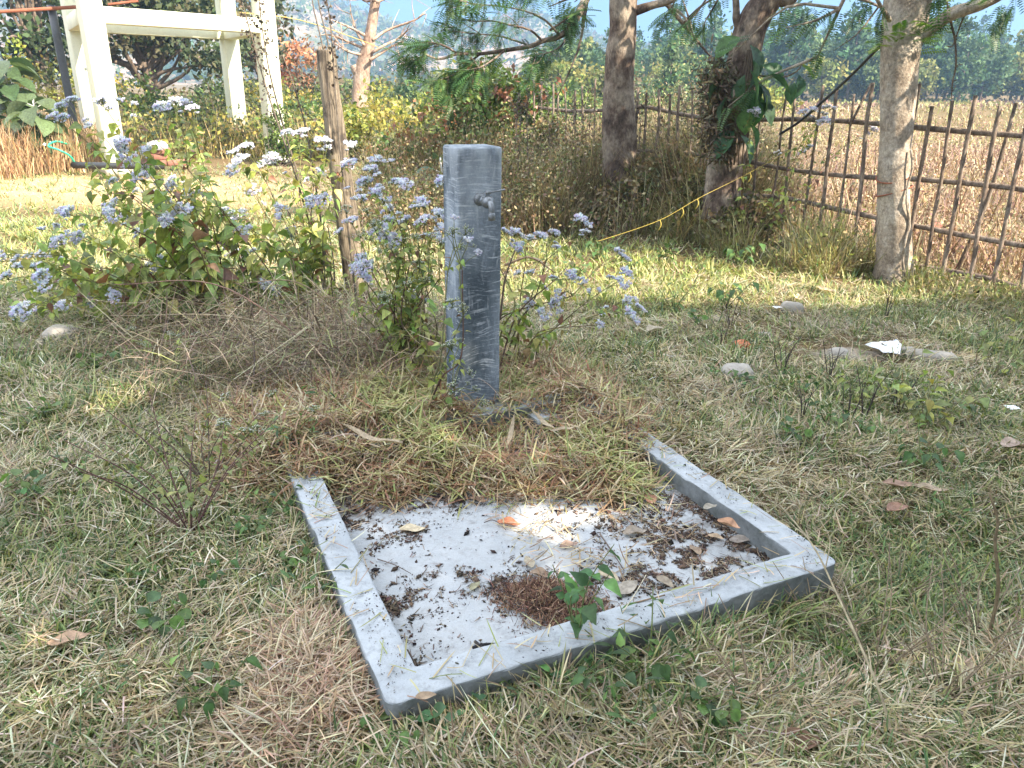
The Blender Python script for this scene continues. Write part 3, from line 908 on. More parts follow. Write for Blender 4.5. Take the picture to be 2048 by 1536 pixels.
T = [[(nz + 1) * 12 + p, (nz + 1) * 12 + (p + 1) % 12, len(V) - 1] for p in range(12)]
mk('pillar', pbm.add(V, Q, T), M_post, post)
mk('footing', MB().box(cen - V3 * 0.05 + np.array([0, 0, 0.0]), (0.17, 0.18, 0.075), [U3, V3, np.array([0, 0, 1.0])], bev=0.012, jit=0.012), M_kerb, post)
tp = P(966, 399, 3.28)
tp = cen + U3 * np.dot(tp - cen, U3) - V3 * (PDp / 2) + np.array([0, 0, tp[2] - 0])
tp[2] = P(966, 399, float(tp[1]))[2]
n_ = -V3
tb = MB()
tp = tp + U3 * 0.012
TS = 1.12
def tt(*a): return tp + n_ * a[0] * TS + U3 * (a[2] * TS if len(a) > 2 else 0) + np.array([0, 0, a[1] * TS])
tb.tube([tt(-0.01, 0), tt(0.0, 0), tt(0.004, 0), tt(0.012, 0)], [0.02860, 0.02860, 0.02600, 0.01625], 14)
tb.tube([tt(0.010, 0), tt(0.06, 0)], [0.01625, 0.01625], 14)
tb.tube([tt(0.028, 0), tt(0.030, 0), tt(0.046, 0), tt(0.048, 0)], [0.01560, 0.02210, 0.02210, 0.01560], 6)
tb.tube([tt(0.055, 0), tt(0.062, 0), tt(0.072, 0), tt(0.086, 0), tt(0.097, 0), tt(0.104, 0)], [0.01560, 0.02210, 0.02665, 0.02665, 0.02080, 0.00780], 16)
tap = mk('tap', tb, M_tapmetal, post, smooth=False)
mk('spout', MB().tube([tt(0.085, 0.002), tt(0.106, -0.006), tt(0.114, -0.022), tt(0.114, -0.038), tt(0.1141, -0.0385), tt(0.114, -0.062)], [0.01430, 0.01365, 0.01235, 0.01170, 0.01495, 0.01495], 12, res=2), M_tapmetal, tap)
hb = MB()
hb.tube([tt(0.079, 0.014), tt(0.079, 0.036)], [0.00780, 0.00780], 8)
hb.tube([tt(0.079, 0.030), tt(0.079, 0.040)], [0.01300, 0.01300], 6)
hb.box(tt(0.083, 0.038, 0.024), (0.046, 0.007, 0.003), [nrm(U3 * 0.95 + n_ * 0.2 + np.array([0, 0, 0.16])), nrm(n_ - U3 * 0.2), np.array([0, 0, 1.0])], bev=0.0015)
mk('handle', hb, M_tapmetal, tap)

# ------------------------------------------------------------------ trees that stand near
def px_path(lst):
    """centre line from pixel rows at real depths: (px, py, Y)"""
    return [P(*q) for q in lst]
def rad_px(w, Y): return 0.5 * w / FPX * Y * 1.02
def limb_twigs(mb, path, n, length, r, spread=0.8, t0=0.2, up=0.1, depth=1, ends=None):
    path = np.asarray(path)
    for q in range(n):
        t = t0 + (1 - t0) * rng.random()
        k = min(int(t * (len(path) - 1)), len(path) - 2)
        p = path[k] + (path[k + 1] - path[k]) * (t * (len(path) - 1) - k)
        ax = nrm(path[k + 1] - path[k])
        d = nrm(ax * 0.6 + rdir(1, up)[0] * spread)
        L = length * (0.5 + 0.8 * rng.random())
        mid_ = p + d * L * 0.5 + rng.standard_normal(3) * L * 0.07
        e = p + d * L + rng.standard_normal(3) * L * 0.1
        pts = [p, mid_, e]
        mb.tube(pts, [r, r * 0.7, r * 0.25], 5, res=3)
        if ends is not None: ends.append(np.array(pts))
        if depth > 0: limb_twigs(mb, pts, 3, L * 0.55, r * 0.5, spread, 0.35, up, depth - 1, ends)

ACACIA = [(0.06, 0.13, 0.05), (0.08, 0.16, 0.06), (0.05, 0.11, 0.05), (0.10, 0.18, 0.06)]
def fronds_on(mb, paths, per, size, cols=ACACIA, sag=0.35):
    O, D = [], []
    for p in paths:
        for q in range(per):
            t = rng.random() ** 0.6
            k = min(int(t * (len(p) - 1)), len(p) - 2)
            o = p[k] + (p[k + 1] - p[k]) * (t * (len(p) - 1) - k)
            ax = nrm(p[-1] - p[0])
            O.append(o); D.append(nrm(ax * 0.7 + rdir(1)[0] * 0.8 - np.array([0, 0, sag])))
    O, D = np.array(O), np.array(D)
    put_leaves(mb, FROND, O, D, size * (0.6 + 0.7 * rng.random(len(O))), pick(cols, len(O), 0.2), (rng.random(len(O)) - 0.5) * 1.4)

# the pale tree in the fence line
YT = 6.55
rt = empty('fence_tree', P(1790, 545, YT) * (1, 1, 0), 'pale barked tree standing in the fence line with a clump of fern at its fork', 'tree')
tr = [(1788, 600, YT), (1789, 520, YT), (1787, 430, YT), (1788, 340, YT), (1795, 230, YT), (1800, 130, YT), (1804, 75, YT), (1810, 0, YT), (1818, -120, YT), (1826, -330, YT), (1850, -600, YT - 0.2)]
rd = [rad_px(w, YT) for w in (92, 66, 59, 58, 60, 62, 66, 66, 60, 50, 30)]
b = MB().tube(px_path(tr), rd, 22, res=7, rough=0.10)
mk('trunk', b, M_bark_pale, rt, smooth=True)
br = px_path([(1818, 92, YT), (1850, 66, YT - .05), (1900, 30, YT - 0.15), (1965, 6, YT - 0.25), (2030, -30, YT - 0.3), (2150, -120, YT - 0.4), (2300, -300, YT - 0.6)])
b = MB().tube(br, [0.06, 0.055, 0.05, 0.046, 0.042, 0.035, 0.02], 12, res=5, rough=0.12)
b.tube(px_path([(1838, 78, YT), (1852, 30, YT), (1862, -20, YT), (1880, -150, YT)]), [0.035, 0.026, 0.022, 0.012], 9, res=4, rough=0.1)
b.tube(px_path([(1895, 34, YT - .12), (1935, 25, YT - .1), (1953, 12, YT - .1), (1975, -30, YT)]), [0.014, 0.012, 0.01, 0.008], 6, res=3)
b.tube(px_path([(1780, 40, YT - .1), (1760, 10, YT - .25), (1735, -40, YT - .3)]), [0.02, 0.014, 0.01], 7, res=3)
ends = [np.array(br[2:])]
limb_twigs(b, br[3:], 9, 0.7, 0.014, 0.9, 0.1, -0.1, 1, ends)
up_tr = px_path(tr[7:])
limb_twigs(b, up_tr, 9, 1.2, 0.03, 0.9, 0.25, 0.1, 1, ends)
mk('branches', b, M_bark_pale, rt, smooth=True)
tw = px_path([(1893, 0, YT - .1), (1902, 45, YT - .12), (1910, 80, YT - .1), (1912, 130, YT - .1), (1905, 165, YT - .1), (1903, 198, YT - .1)])
b = MB().tube(tw, [0.009, 0.009, 0.009, 0.008, 0.006, 0.003], 6, res=5, rough=0.2)
b.tube(px_path([(1912, 70, YT - .1), (1905, 92, YT - .1), (1893, 92, YT - .1)]), [0.006, 0.005, 0.003], 5, res=4)
b.tube(px_path([(1945, 0, YT - .2), (1925, 40, YT - .15), (1912, 75, YT - .1)]), [0.006, 0.006, 0.005], 5, res=4)
for q in range(8):
    p = tw[1 + q % 4] + rng.standard_normal(3) * 0.02
    b.tube([p, p + rdir(1)[0] * 0.06], [0.004, 0.002], 4)
mk('hanging_twig', b, M_bark_far, rt)
fb = MB()
cols = [(0.16, 0.30, 0.04), (0.22, 0.36, 0.06), (0.10, 0.20, 0.04)]
n = 46
an = rng.random(n) * 2 * pi
fc = P(1802, 84, YT)
O = fc + np.stack([np.cos(an) * 0.125, np.sin(an) * 0.125, 0.03 + 0.07 * rng.standard_normal(n)], -1)
D = np.stack([np.cos(an), np.sin(an), 0.35 + 0.3 * rng.standard_normal(n)], -1)
put_leaves(fb, FROND, O, D, 0.12 + 0.10 * rng.random(n), pick(cols, n), rng.standard_normal(n) * 0.4)
mk('fern_clump', fb, M_leaf, rt)
fb = MB()
fronds_on(fb, [e for e in ends], 9, 0.2, sag=0.5)
crown(fb, P(1850, -420, YT + 0.3), (1.5, 1.2, 0.75), 34, 26, 0.32, 0.13, ACACIA)
crown(fb, P(2350, -330, YT - 0.6), (1.3, 1.2, 0.6), 24, 26, 0.32, 0.13, ACACIA)
crown(fb, (5.3, 6.9, 4.25), (2.1, 1.7, 0.8), 100, 30, 0.34, 0.15, ACACIA, shell=0.2)
# small hanging sprays either side of the trunk
fronds_on(fb, [np.array(px_path([(2005, 0, YT - .4), (2000, 40, YT - .4), (1985, 62, YT - .4)])), np.array(px_path([(1745, -10, YT - .3), (1725, 20, YT - .3), (1700, 40, YT - .3)])),
               np.array(px_path([(1770, 0, YT - .3), (1765, 30, YT - .3), (1758, 45, YT - .3)])), np.array(px_path([(2030, -5, YT - .4), (2025, 12, YT - .4), (2010, 30, YT - .4)]))], 11, 0.13, sag=0.7)
mk('crown', fb, M_leaf, rt)
vb = MB()
for q in range(2):
    zz = [P(1790, y, YT)[2] for y in (352, 382)][q]
    c0 = P(1788, (352, 382)[q], YT)
    vb.tube([c0 + np.array([cos(a) * 0.132, sin(a) * 0.132, 0.05 * cos(a - 0.6 + q)]) for a in np.linspace(0, 2 * pi, 25)], 0.006, 5, cap=False)
tag(mk('wire_ties', vb, M_rust, origin=P(1788, 365, YT)), 'two rusty wires tied round the pale fence tree', 'wire')
c0 = [P(1822 - 2 * k, 300 + 36 * k, YT - 0.14 - 0.02 * (k % 2)) for k in range(8)]
c0 = [c + np.array([0.02 * sin(q * 1.9), 0, 0]) for q, c in enumerate(c0)]
tag(mk('dry_creeper', MB().tube(c0, 0.009, 6, res=4, rough=0.2), M_bark_pale, origin=c0[-1], smooth=True), 'thin dry creeper stem running up the front of the pale fence tree', 'creeper')

# the dark patchy tree behind the undergrowth
YM = 9.3
mt_ = empty('roadside_tree', P(1242, 330, YM) * (1, 1, 0), 'straight tree with dark blotched bark behind the undergrowth', 'tree')
tr = [(1240, 420, YM), (1240, 300, YM), (1238, 230, YM), (1237, 170, YM), (1240, 110, YM), (1246, 60, YM), (1248, 0, YM), (1256, -120, YM), (1270, -300, YM)]
mk('trunk', MB().tube(px_path(tr), [rad_px(w, YM) for w in (76, 66, 58, 52, 52, 52, 54, 48, 34)], 20, res=7, rough=0.13), M_bark_dark, mt_, smooth=True)
b, ends = MB(), []
b.tube(px_path([(1262, 25, YM), (1300, 12, YM - .1), (1345, -2, YM - .2), (1400, -40, YM - .3)]), [0.055, 0.045, 0.04, 0.03], 10, res=5, rough=0.15)
YB = 8.3
lb = px_path([(1250, -150, YM), (1190, -40, YM - .4), (1150, 40, YB), (1120, 72, YB), (1085, 82, YB), (1062, 92, YB), (1010, 101, YB), (960, 108, YB), (915, 108, YB - .1), (880, 118, YB - .1), (850, 108, YB - .1), (828, 88, YB - .1)])
b.tube(lb, [0.06, 0.05, 0.034, 0.028, 0.026, 0.024, 0.02, 0.017, 0.014, 0.011, 0.008, 0.005], 9, res=4, rough=0.12)
subs = [[(1062, 92), (1000, 72), (950, 68), (905, 62)], [(1010, 101), (985, 120), (960, 135), (930, 140), (890, 138)], [(1120, 72), (1090, 40), (1050, 22), (1000, 12), (950, 8), (905, -4)],
        [(1150, 40), (1135, 70), (1122, 92), (1098, 105), (1070, 110)], [(1085, 82), (1060, 60), (1020, 50), (985, 42), (940, 42), (905, 28)], [(1100, 60), (1130, 40), (1150, 20)],
        [(960, 108), (935, 128), (905, 150), (880, 160)], [(915, 108), (890, 92), (860, 85), (815, 88)], [(850, 108), (835, 120), (815, 120)], [(1190, -40), (1120, -20), (1060, -8), (1010, -30)]]
sp = []
for q, sbp in enumerate(subs):
    pts = np.array([P(x, y, YB - 0.1 + 0.25 * sin(q * 2.3 + k)) if k else P(x, y, YB) for k, (x, y) in enumerate(sbp)])
    sp.append(pts)
    b.tube(pts, np.linspace(0.012, 0.004, len(pts)), 6, res=3)
tw2 = []
for p in sp: limb_twigs(b, p, 4, 0.28, 0.005, 0.7, 0.3, -0.3, 0, tw2)
limb_twigs(b, px_path(tr[6:]), 9, 1.3, 0.04, 0.9, 0.15, 0.1, 1, ends)
mk('branches', b, M_bark_dark, mt_, smooth=True)
fb = MB()
fronds_on(fb, sp, 24, 0.20, sag=0.25)
fronds_on(fb, tw2, 9, 0.17, sag=0.3)
crown(fb, P(1262, -330, YM), (1.9, 1.6, 0.8), 44, 26, 0.35, 0.14, ACACIA)
mk('crown', fb, M_leaf, mt_)

# the leaning forked tree carrying creepers
YL = 8.0
lt = empty('leaning_tree', P(1452, 380, YL) * (1, 1, 0), 'leaning forked tree wrapped in brown creeper and big leaves', 'tree')
tr = [(1440, 440, YL), (1447, 360, YL), (1456, 290, YL), (1466, 220, YL), (1479, 160, YL), (1490, 110, YL), (1500, 62, YL), (1518, 25, YL), (1540, -5, YL), (1580, -70, YL), (1630, -220, YL)]
b = MB().tube(px_path(tr), [rad_px(w, YL) for w in (78, 70, 66, 60, 56, 54, 58, 56, 48, 38, 22)], 20, res=6, rough=0.13)
mk('trunk', b, M_bark_dark, lt, smooth=True)
b, ends = MB(), []
b.tube(px_path([(1490, 75, YL), (1475, 45, YL), (1472, 10, YL), (1468, -80, YL)]), [0.05, 0.04, 0.034, 0.02], 10, res=5, rough=0.15)
b.tube(px_path([(1535, 2, YL), (1575, 3, YL), (1592, -8, YL), (1640, -60, YL)]), [0.05, 0.045, 0.035, 0.02], 10, res=5, rough=0.15)
limb_twigs(b, px_path([(1472, 10, YL), (1468, -80, YL)]), 5, 0.9, 0.02, 0.9, 0.1, 0.1, 1, ends)
limb_twigs(b, px_path([(1592, -8, YL), (1640, -60, YL)]), 5, 0.9, 0.02, 0.9, 0.1, 0.0, 1, ends)
tw3 = [np.array(px_path(q)) for q in ([(1468, -40, YL), (1420, -10, YL - .2), (1390, 30, YL - .2), (1360, 55, YL - .2)], [(1468, -60, YL), (1430, 10, YL + .2), (1412, 40, YL + .2), (1405, 60, YL + .2)], [(1460, -50, YL), (1370, -20, YL), (1340, 20, YL), (1325, 40, YL)])]
for p in tw3: b.tube(p, np.linspace(0.012, 0.004, 4), 5, res=4)
mk('branches', b, M_bark_dark, lt, smooth=True)
fb = MB()
fronds_on(fb, tw3, 16, 0.17, sag=0.6)
crown(fb, P(1540, -320, YL), (1.6, 1.4, 0.7), 30, 26, 0.35, 0.14, ACACIA)
mk('crown', fb, M_leaf, lt)
# creeper mass and the large leaves climbing it
cp = empty('climbing_creeper', P(1455, 330, YL - 0.2) * (1, 1, 0), 'climbing plant with big glossy leaves on the leaning tree', 'creeper')
b = MB()
BIGL = [(0.06, 0.13, 0.06), (0.045, 0.10, 0.05), (0.09, 0.17, 0.06), (0.05, 0.10, 0.06)]
pos = [(1500, 90, 80, 1.0), (1505, 120, 75, 1.3), (1500, 140, 95, 1.0), (1525, 130, 70, .4), (1515, 165, 80, .9), (1535, 150, 70, .2), (1505, 180, 85, 1.5), (1490, 150, 75, 2.0), (1530, 185, 60, 1.2),
       (1600, 130, 48, .3), (1598, 150, 52, 1.4), (1590, 165, 48, 2.0), (1468, 260, 75, 2.4), (1480, 270, 75, .8), (1500, 250, 60, .9), (1480, 75, 70, 2.8), (1495, 215, 60, 1.8), (1520, 205, 60, .7), (1440, 170, 60, 2.6), (1455, 195, 60, 2.3)]
O = np.array([P(x, y, YL - 0.28 - 0.1 * (q % 3)) for q, (x, y, s_, a) in enumerate(pos)])
D = np.array([[cos(a), -0.35, -abs(sin(a)) * 0.9 - 0.1] for *_, a in pos])
put_leaves(b, LEAF_BIG, O, D, 0.72 * np.array([s_ for _, _, s_, _ in pos]) / FPX * YL, pick(BIGL, len(pos), 0.15), rng.standard_normal(len(pos)) * 0.5)
mk('leaves', b, M_leaf, cp)
b = MB()
for q in range(5):
    b.tube(px_path([(1460 + 8 * q, 330, YL - .25), (1470 + 7 * q, 250, YL - .27), (1482 + 6 * q, 170, YL - .26), (1495 + 4 * q, 100, YL - .27)]), 0.008, 5, res=4)
b.tube(px_path([(1512, 150, YL - .25), (1560, 155, YL - .3), (1590, 145, YL - .3), (1605, 128, YL - .3)]), 0.007, 5, res=4)
mk('stems', b, M_bark_far, cp)
b = MB()
n = 2600
t = rng.random(n)
ctr = np.array([P(1440 - 6 * a, 300 - 165 * a, YL - 0.2) for a in t])
O = ctr + rng.standard_normal((n, 3)) * np.array([0.085, 0.085, 0.1])
put_leaves(b, LEAF_LANCE, O, rdir(n, -0.4), 0.03 + 0.06 * rng.random(n), pick([(0.16, 0.115, 0.08), (0.11, 0.08, 0.06), (0.22, 0.17, 0.11), (0.10, 0.11, 0.06)], n), rng.random(n) * 6)
mk('dry_mass', b, M_dry, cp)

# the bare tree on the left
YD = 20
dt = empty('bare_tree', P(722, 215, YD) * (1, 1, 0), 'bare pinkish tree with leafless twigs beyond the yellow bushes', 'tree')
tr = [(722, 250, YD), (720, 180, YD), (724, 140, YD), (735, 100, YD), (742, 60, YD), (748, 20, YD), (752, -10, YD), (758, -80, YD), (765, -200, YD)]
b = MB().tube(px_path(tr), [rad_px(w, YD) for w in (34, 26, 26, 24, 20, 17, 16, 14, 8)], 14, res=5, rough=0.14)
b.tube(px_path([(722, 155, YD), (712, 138, YD), (709, 130, YD)]), [0.13, 0.12, 0.10], 10, res=3, rough=0.1)
mk('trunk', b, M_bark_dead, dt, smooth=True)
b = MB()
for pth in ([(728, 70), (700, 55), (665, 40)], [(735, 100), (700, 85), (660, 70), (640, 70)], [(722, 110), (690, 100), (655, 75)], [(745, 105), (770, 90), (800, 75), (815, 60)], [(740, 120), (780, 95), (808, 82)],
            [(752, 0), (730, 2), (715, -10)], [(752, 5), (772, -5), (790, -30)], [(735, 140), (738, 160), (735, 180)], [(745, 80), (775, 60), (830, 40), (850, 25)], [(728, 90), (712, 60), (700, 20)]):
    pts = np.array([P(x, y, YD + 0.3 * sin(x)) for x, y in pth])
    b.tube(pts, np.linspace(0.04, 0.012, len(pts)), 6, res=4)
    limb_twigs(b, pts, 4, 0.7, 0.012, 0.8, 0.3, 0, 0)
mk('branches', b, M_bark_dead, dt, smooth=True)

# ------------------------------------------------------------------ background trees and bushes on the left
def bush(name, label, cat, base, spec, cols, lsize, mat=None, stems=True, group=None, tmpl=None, stemcol=None):
    """spec: list of (dx, dy, z, rx, ry, rz, nclump, nleaf, crad)"""
    base = np.array([base[0], base[1], float(gz(base[0], base[1]))])
    root = empty(name, base, label, cat, group)
    fb, sbm = MB(), MB()
    for dx, dy, z, rx, ry, rz, nc, nl, cr in spec:
        cc = crown(fb, base + (dx, dy, z), (rx, ry, rz), nc, nl, cr, lsize, cols, tmpl=tmpl, shell=0.35)
        for c in cc[::3]:
            md = base * 0.5 + c * 0.5 + rng.standard_normal(3) * 0.1
            md[2] = base[2] + (c[2] - base[2]) * 0.45
            sbm.tube([base + rng.standard_normal(3) * (0.12, 0.12, 0) - (0, 0, 0.05), md, c], [0.018 * max(rx, .5), 0.011 * max(rx, .5), 0.004], 5, res=3)
    mk('foliage', fb, mat or M_leaf, root)
    mk('stems', sbm, M_bark_far, root)
    return root
DARK = [(0.035, 0.06, 0.03), (0.05, 0.08, 0.035), (0.065, 0.09, 0.045)]
OLIVE = [(0.06, 0.085, 0.04), (0.08, 0.10, 0.05), (0.10, 0.11, 0.055), (0.12, 0.10, 0.06)]
YEL = [(0.22, 0.24, 0.05), (0.30, 0.29, 0.07), (0.14, 0.18, 0.05), (0.36, 0.28, 0.08)]
GRN = [(0.09, 0.15, 0.04), (0.13, 0.19, 0.05), (0.18, 0.22, 0.06), (0.07, 0.11, 0.04)]
RED = [(0.36, 0.16, 0.09), (0.42, 0.22, 0.12), (0.28, 0.15, 0.08)]
def tree(label, px, py, Y, h, trunkw, spec, cols, lsize, limbs, group=None):
    base = P(px, py, Y); base[2] = float(gz(base[0], base[1]))
    root = empty('tree', base, label, 'tree', group)
    tb, fb = MB(), MB()
    tb.tube([base + (0, 0, -0.2), base + (0.1, 0, h * 0.25), base + (-0.1, 0.1, h * 0.55), base + (0.2, 0, h * 0.8)], [trunkw, trunkw * 0.8, trunkw * 0.6, trunkw * 0.25], 10, res=4, rough=0.12)
    for dx, dy, z, rx, ry, rz, nc, nl, cr in spec:
        cc = crown(fb, base + (dx, dy, z), (rx, ry, rz), nc, nl, cr, lsize, cols)
        for c in cc[::max(1, len(cc) // limbs)]:
            s0 = base + (0, 0, h * (0.2 + 0.25 * rng.random()))
            tb.tube([s0, (s0 + c) / 2 + rng.standard_normal(3) * 0.2, c], [trunkw * 0.45, trunkw * 0.25, 0.02], 6, res=4, rough=0.1)
    mk('trunk', tb, M_bark_far, root, smooth=True)
    mk('crown', fb, M_far, root)
    return root
tree('dark leafy tree left of the tower pipe', 100, 200, 24, 6, 0.16, [(0, 0, 3.4, 1.1, 1.2, 2.2, 60, 40, 0.5), (-0.5, 0, 5.0, 1.0, 1, 0.9, 20, 36, 0.45)], DARK, 0.2, 8)
tree('spreading tree seen through the tower with pale limbs', 300, 205, 26, 5.2, 0.2, [(-0.6, 0, 3.3, 2.4, 2.0, 1.2, 90, 42, 0.55), (1.9, 0.5, 2.8, 1.6, 1.5, 1.2, 50, 42, 0.5), (0.2, 0, 5.0, 2.0, 1.5, 0.9, 40, 40, 0.5)], OLIVE, 0.2, 9)
tree('thin grey green tree behind the far tower column', 520, 190, 30, 5.5, 0.14, [(0, 0, 3.4, 1.3, 1.2, 1.8, 46, 36, 0.5)], OLIVE, 0.2, 6)
tree('rusty red leaved small tree beyond the bare trunk', 600, 185, 34, 3.5, 0.1, [(0, 0, 2.1, 1.6, 1.2, 0.9, 40, 36, 0.4)], RED, 0.18, 6)
for q, (px, Y, sx, hz_, cols, lab) in enumerate([
        (30, 19, 1.3, 1.6, YEL, 'yellow green bush at the left edge behind the tall dry grass'),
        (230, 21, 1.6, 1.2, YEL, 'yellowish bush low behind the near tower column'),
        (330, 19.5, 1.2, 0.8, GRN, 'green bush in the middle of the tower opening'),
        (420, 20.5, 1.4, 1.1, OLIVE, 'brownish green bush beside the far tower column'),
        (560, 22, 1.4, 1.1, YEL, 'yellow green bush right of the tower'),
        (650, 20, 1.1, 0.9, GRN, 'green bush behind the broken wooden post'),
        (700, 16.5, 0.75, 0.7, YEL, 'bright yellow bush right of the broken wooden post'),
        (755, 18, 1.0, 0.85, [(0.42, 0.34, 0.07), (0.36, 0.32, 0.08), (0.25, 0.26, 0.06)], 'golden yellow bush below the bare tree'),
        (800, 24, 1.5, 1.0, YEL, 'pale yellow green bush right of the bare tree'),
        (490, 28, 2.0, 1.2, OLIVE, 'olive bush beyond the tower'),
        (150, 24, 1.5, 1.6, OLIVE, 'olive bush under the dark tree'),
        (620, 30, 2.2, 1.3, OLIVE, 'wide dull green bush beyond the yellow bushes')]):
    p = P(px, 230, Y)
    bush('bush', lab, 'bush', (p[0], p[1]), [(0, 0, hz_ * 0.75, sx, sx * 0.8, hz_ * 0.75, 46, 30, 0.30), (sx * 0.5, 0.2, hz_ * 0.5, sx * 0.7, sx * 0.6, hz_ * 0.5, 18, 28, 0.25)], cols, 0.11)
bush('creeper', 'leafy creeper climbing the foot of the right tower column', 'creeper', (-4.55, 15.35), [(0, 0, 0.55, 0.3, 0.15, 0.6, 40, 22, 0.14), (0.25, 0, 0.3, 0.35, 0.2, 0.3, 20, 22, 0.14)], GRN, 0.08)
# hedge of scrub across the middle distance
for q in range(46):
    px = 420 + q * 25 + rng.uniform(-12, 12)
    Y = rng.uniform(30, 48)
    p = P(px, 180, Y)
    cols = [GRN, OLIVE, YEL, OLIVE, DARK][q % 5]
    z0 = rng.uniform(0.7, 1.25)
    if q < 6:
        bush('scrub_bush', ['dull scrub bush in the middle distance before the wood', '', '', '', '', ''][0], 'bush', (p[0], p[1]), [(0, 0, z0 * 0.6, 1.6, 1.4, z0 * 0.7, 34, 26, 0.45)], cols, 0.2, M_far, group='scrub bushes in the middle distance')
        if q == 0: sproto = []
        sproto.append(bpy.data.objects[[o.name for o in C.objects if o.name.startswith('scrub_bush')][-1]])
    else:
        copy_thing(sproto[q % 6], (p[0], p[1], float(gz(p[0], p[1]))), rng.random() * 6, rng.uniform(0.7, 1.25))

# the green bush behind the post
BRN = [(0.20, 0.14, 0.09), (0.15, 0.15, 0.07), (0.27, 0.20, 0.12), (0.11, 0.12, 0.055)]
for px_, Y_, h_, rx_2, lab in ((1325, 9.0, 0.75, 0.42, 'brown and green bush between the two dark trunks'), (1410, 8.35, 0.6, 0.36, 'low dark bush at the foot of the leaning tree'), (1180, 10.0, 0.85, 0.5, 'brownish bush left of the straight dark trunk'),
                              (1085, 10.9, 0.95, 0.45, 'tall brown weedy bush at the far end of the fence'), (1265, 8.7, 0.5, 0.36, 'low olive bush before the straight dark trunk'), (1010, 9.9, 0.55, 0.5, 'dull olive bush right behind the tap post'), (1500, 7.75, 0.45, 0.3, 'green weedy bush right of the leaning trunk')):
    p = P(px_, 300, Y_)
    bush('bush', lab, 'bush', (p[0], p[1]), [(0, 0, h_ * 0.5, rx_2, rx_2 * 0.8, h_ * 0.5, 44, 30, 0.16), (0.1, 0, h_ * 0.95, rx_2 * 0.6, rx_2 * 0.5, h_ * 0.25, 14, 22, 0.14)], BRN, 0.06)
p = P(930, 300, 11.6)
bush('bush', 'green leafy bush with reddish tips behind the tap post', 'bush', (p[0], p[1]), [(0, 0, 0.8, 0.95, 0.7, 0.75, 90, 32, 0.24), (0.3, 0, 1.45, 0.6, 0.5, 0.38, 40, 28, 0.2), (-0.75, 0.1, 0.5, 0.6, 0.5, 0.5, 46, 28, 0.22), (0.95, 0, 0.9, 0.4, 0.4, 0.7, 34, 28, 0.2)], GRN + [(0.30, 0.14, 0.08)], 0.09)
p = P(1060, 300, 10.9)
bush('bush', 'small dark green bush before the left end of the fence', 'bush', (p[0], p[1]), [(0, 0, 0.45, 0.4, 0.4, 0.45, 34, 28, 0.2)], DARK + GRN, 0.08)
# wide leaves in that bush
def broadleaf(label, px, py, Y, leaves, cols, size, hgt):
    base = P(px, py, Y); base[2] = float(gz(base[0], base[1]))
    root = empty('broadleaf_plant', base, label, 'plant')
    b, sbm = MB(), MB()
    top_ = base + (0, 0, hgt)
    sbm.tube([base + (0, 0, -0.05), base + (0.03, 0, hgt * 0.5), top_], [0.02, 0.016, 0.01], 7, res=4)
    O, D = [], []
    for q in range(leaves):
        t = 0.25 + 0.75 * q / leaves
        a = q * 2.4
        o = base + (0.03 * sin(t * 3), 0, hgt * t)
        e = o + np.array([cos(a), sin(a), 0.5]) * 0.10
        sbm.tube([o, e], [0.008, 0.005], 5)
        O.append(e); D.append((cos(a), sin(a), 0.25 - 0.6 * rng.random()))
    put_leaves(b, LEAF_BIG, np.array(O), np.array(D), size * (0.7 + 0.5 * rng.random(leaves)), pick(cols, leaves, 0.15), rng.standard_normal(leaves) * 0.3)
    mk('leaves', b, M_leaf, root); mk('stem', sbm, M_stem, root)
TEAK = [(0.09, 0.14, 0.07), (0.13, 0.18, 0.09), (0.07, 0.11, 0.055)]
broadleaf('tall sapling with large grey green leaves at the left edge', 30, 250, 14.2, 46, TEAK, 0.44, 1.75)
broadleaf('shorter sapling with large drooping leaves beside the tall one', 75, 250, 13.6, 28, TEAK, 0.40, 1.15)
broadleaf('young plant with a few wide pale leaves behind the post', 880, 300, 10.3, 7, [(0.10, 0.17, 0.11), (0.13, 0.2, 0.1)], 0.26, 0.62)

# ------------------------------------------------------------------ the big tree behind and right of the camera whose crown shades the yard
DAPPLES = [(225, 815, 0.30), (990, 1035, 0.12), (1120, 1075, 0.13), (1060, 1060, 0.12), (1020, 1225, 0.10), (960, 1250, 0.06), (1015, 1470, 0.10), (1060, 1455, 0.07), (280, 800, 0.16), 
           (1500, 640, 0.10), (1240, 690, 0.05), (100, 690, 0.1), (1030, 1130, 0.06)]
DP = [(G(x, y)[0], G(x, y)[1], r) for x, y, r in DAPPLES]
def sunspot(x, y):
    e = 5.35 + 0.5 * (vnoise(x, 0 * x, 0.8, 71) - 0.5) + 0.10 * np.abs(x)
    on = y > e
    for a, b_, r in DP:
        on |= (x - a) ** 2 + ((y - b_) * 0.8) ** 2 < (r * (0.75 + 0.5 * vnoise(x + a * 9, y, 0.1, 8))) ** 2
    return on
st = empty('shade_tree', (8.2, -4.2, 0), 'large leafy tree standing behind and right of the tap platform', 'tree')
tb = MB()
tb.tube([(8.2, -4.2, -0.2), (8.1, -4.1, 1.5), (7.9, -4.0, 3.0), (7.4, -3.6, 4.6), (6.6, -3.0, 6.0)], [0.34, 0.28, 0.25, 0.2, 0.1], 16, res=6, rough=0.1)
n = 60000
ncl = 1400
gx = rng.uniform(-5.6, 5.8, ncl); gy = rng.uniform(-2.2, 6.4, ncl); gh = 4.6 + 2.0 * rng.random(ncl)
ii = rng.integers(0, ncl, n)
tx = gx[ii] + 0.32 * rng.standard_normal(n); ty = gy[ii] + 0.32 * rng.standard_normal(n); hh = gh[ii] + 0.2 * rng.standard_normal(n)
k = ~sunspot(tx, ty)
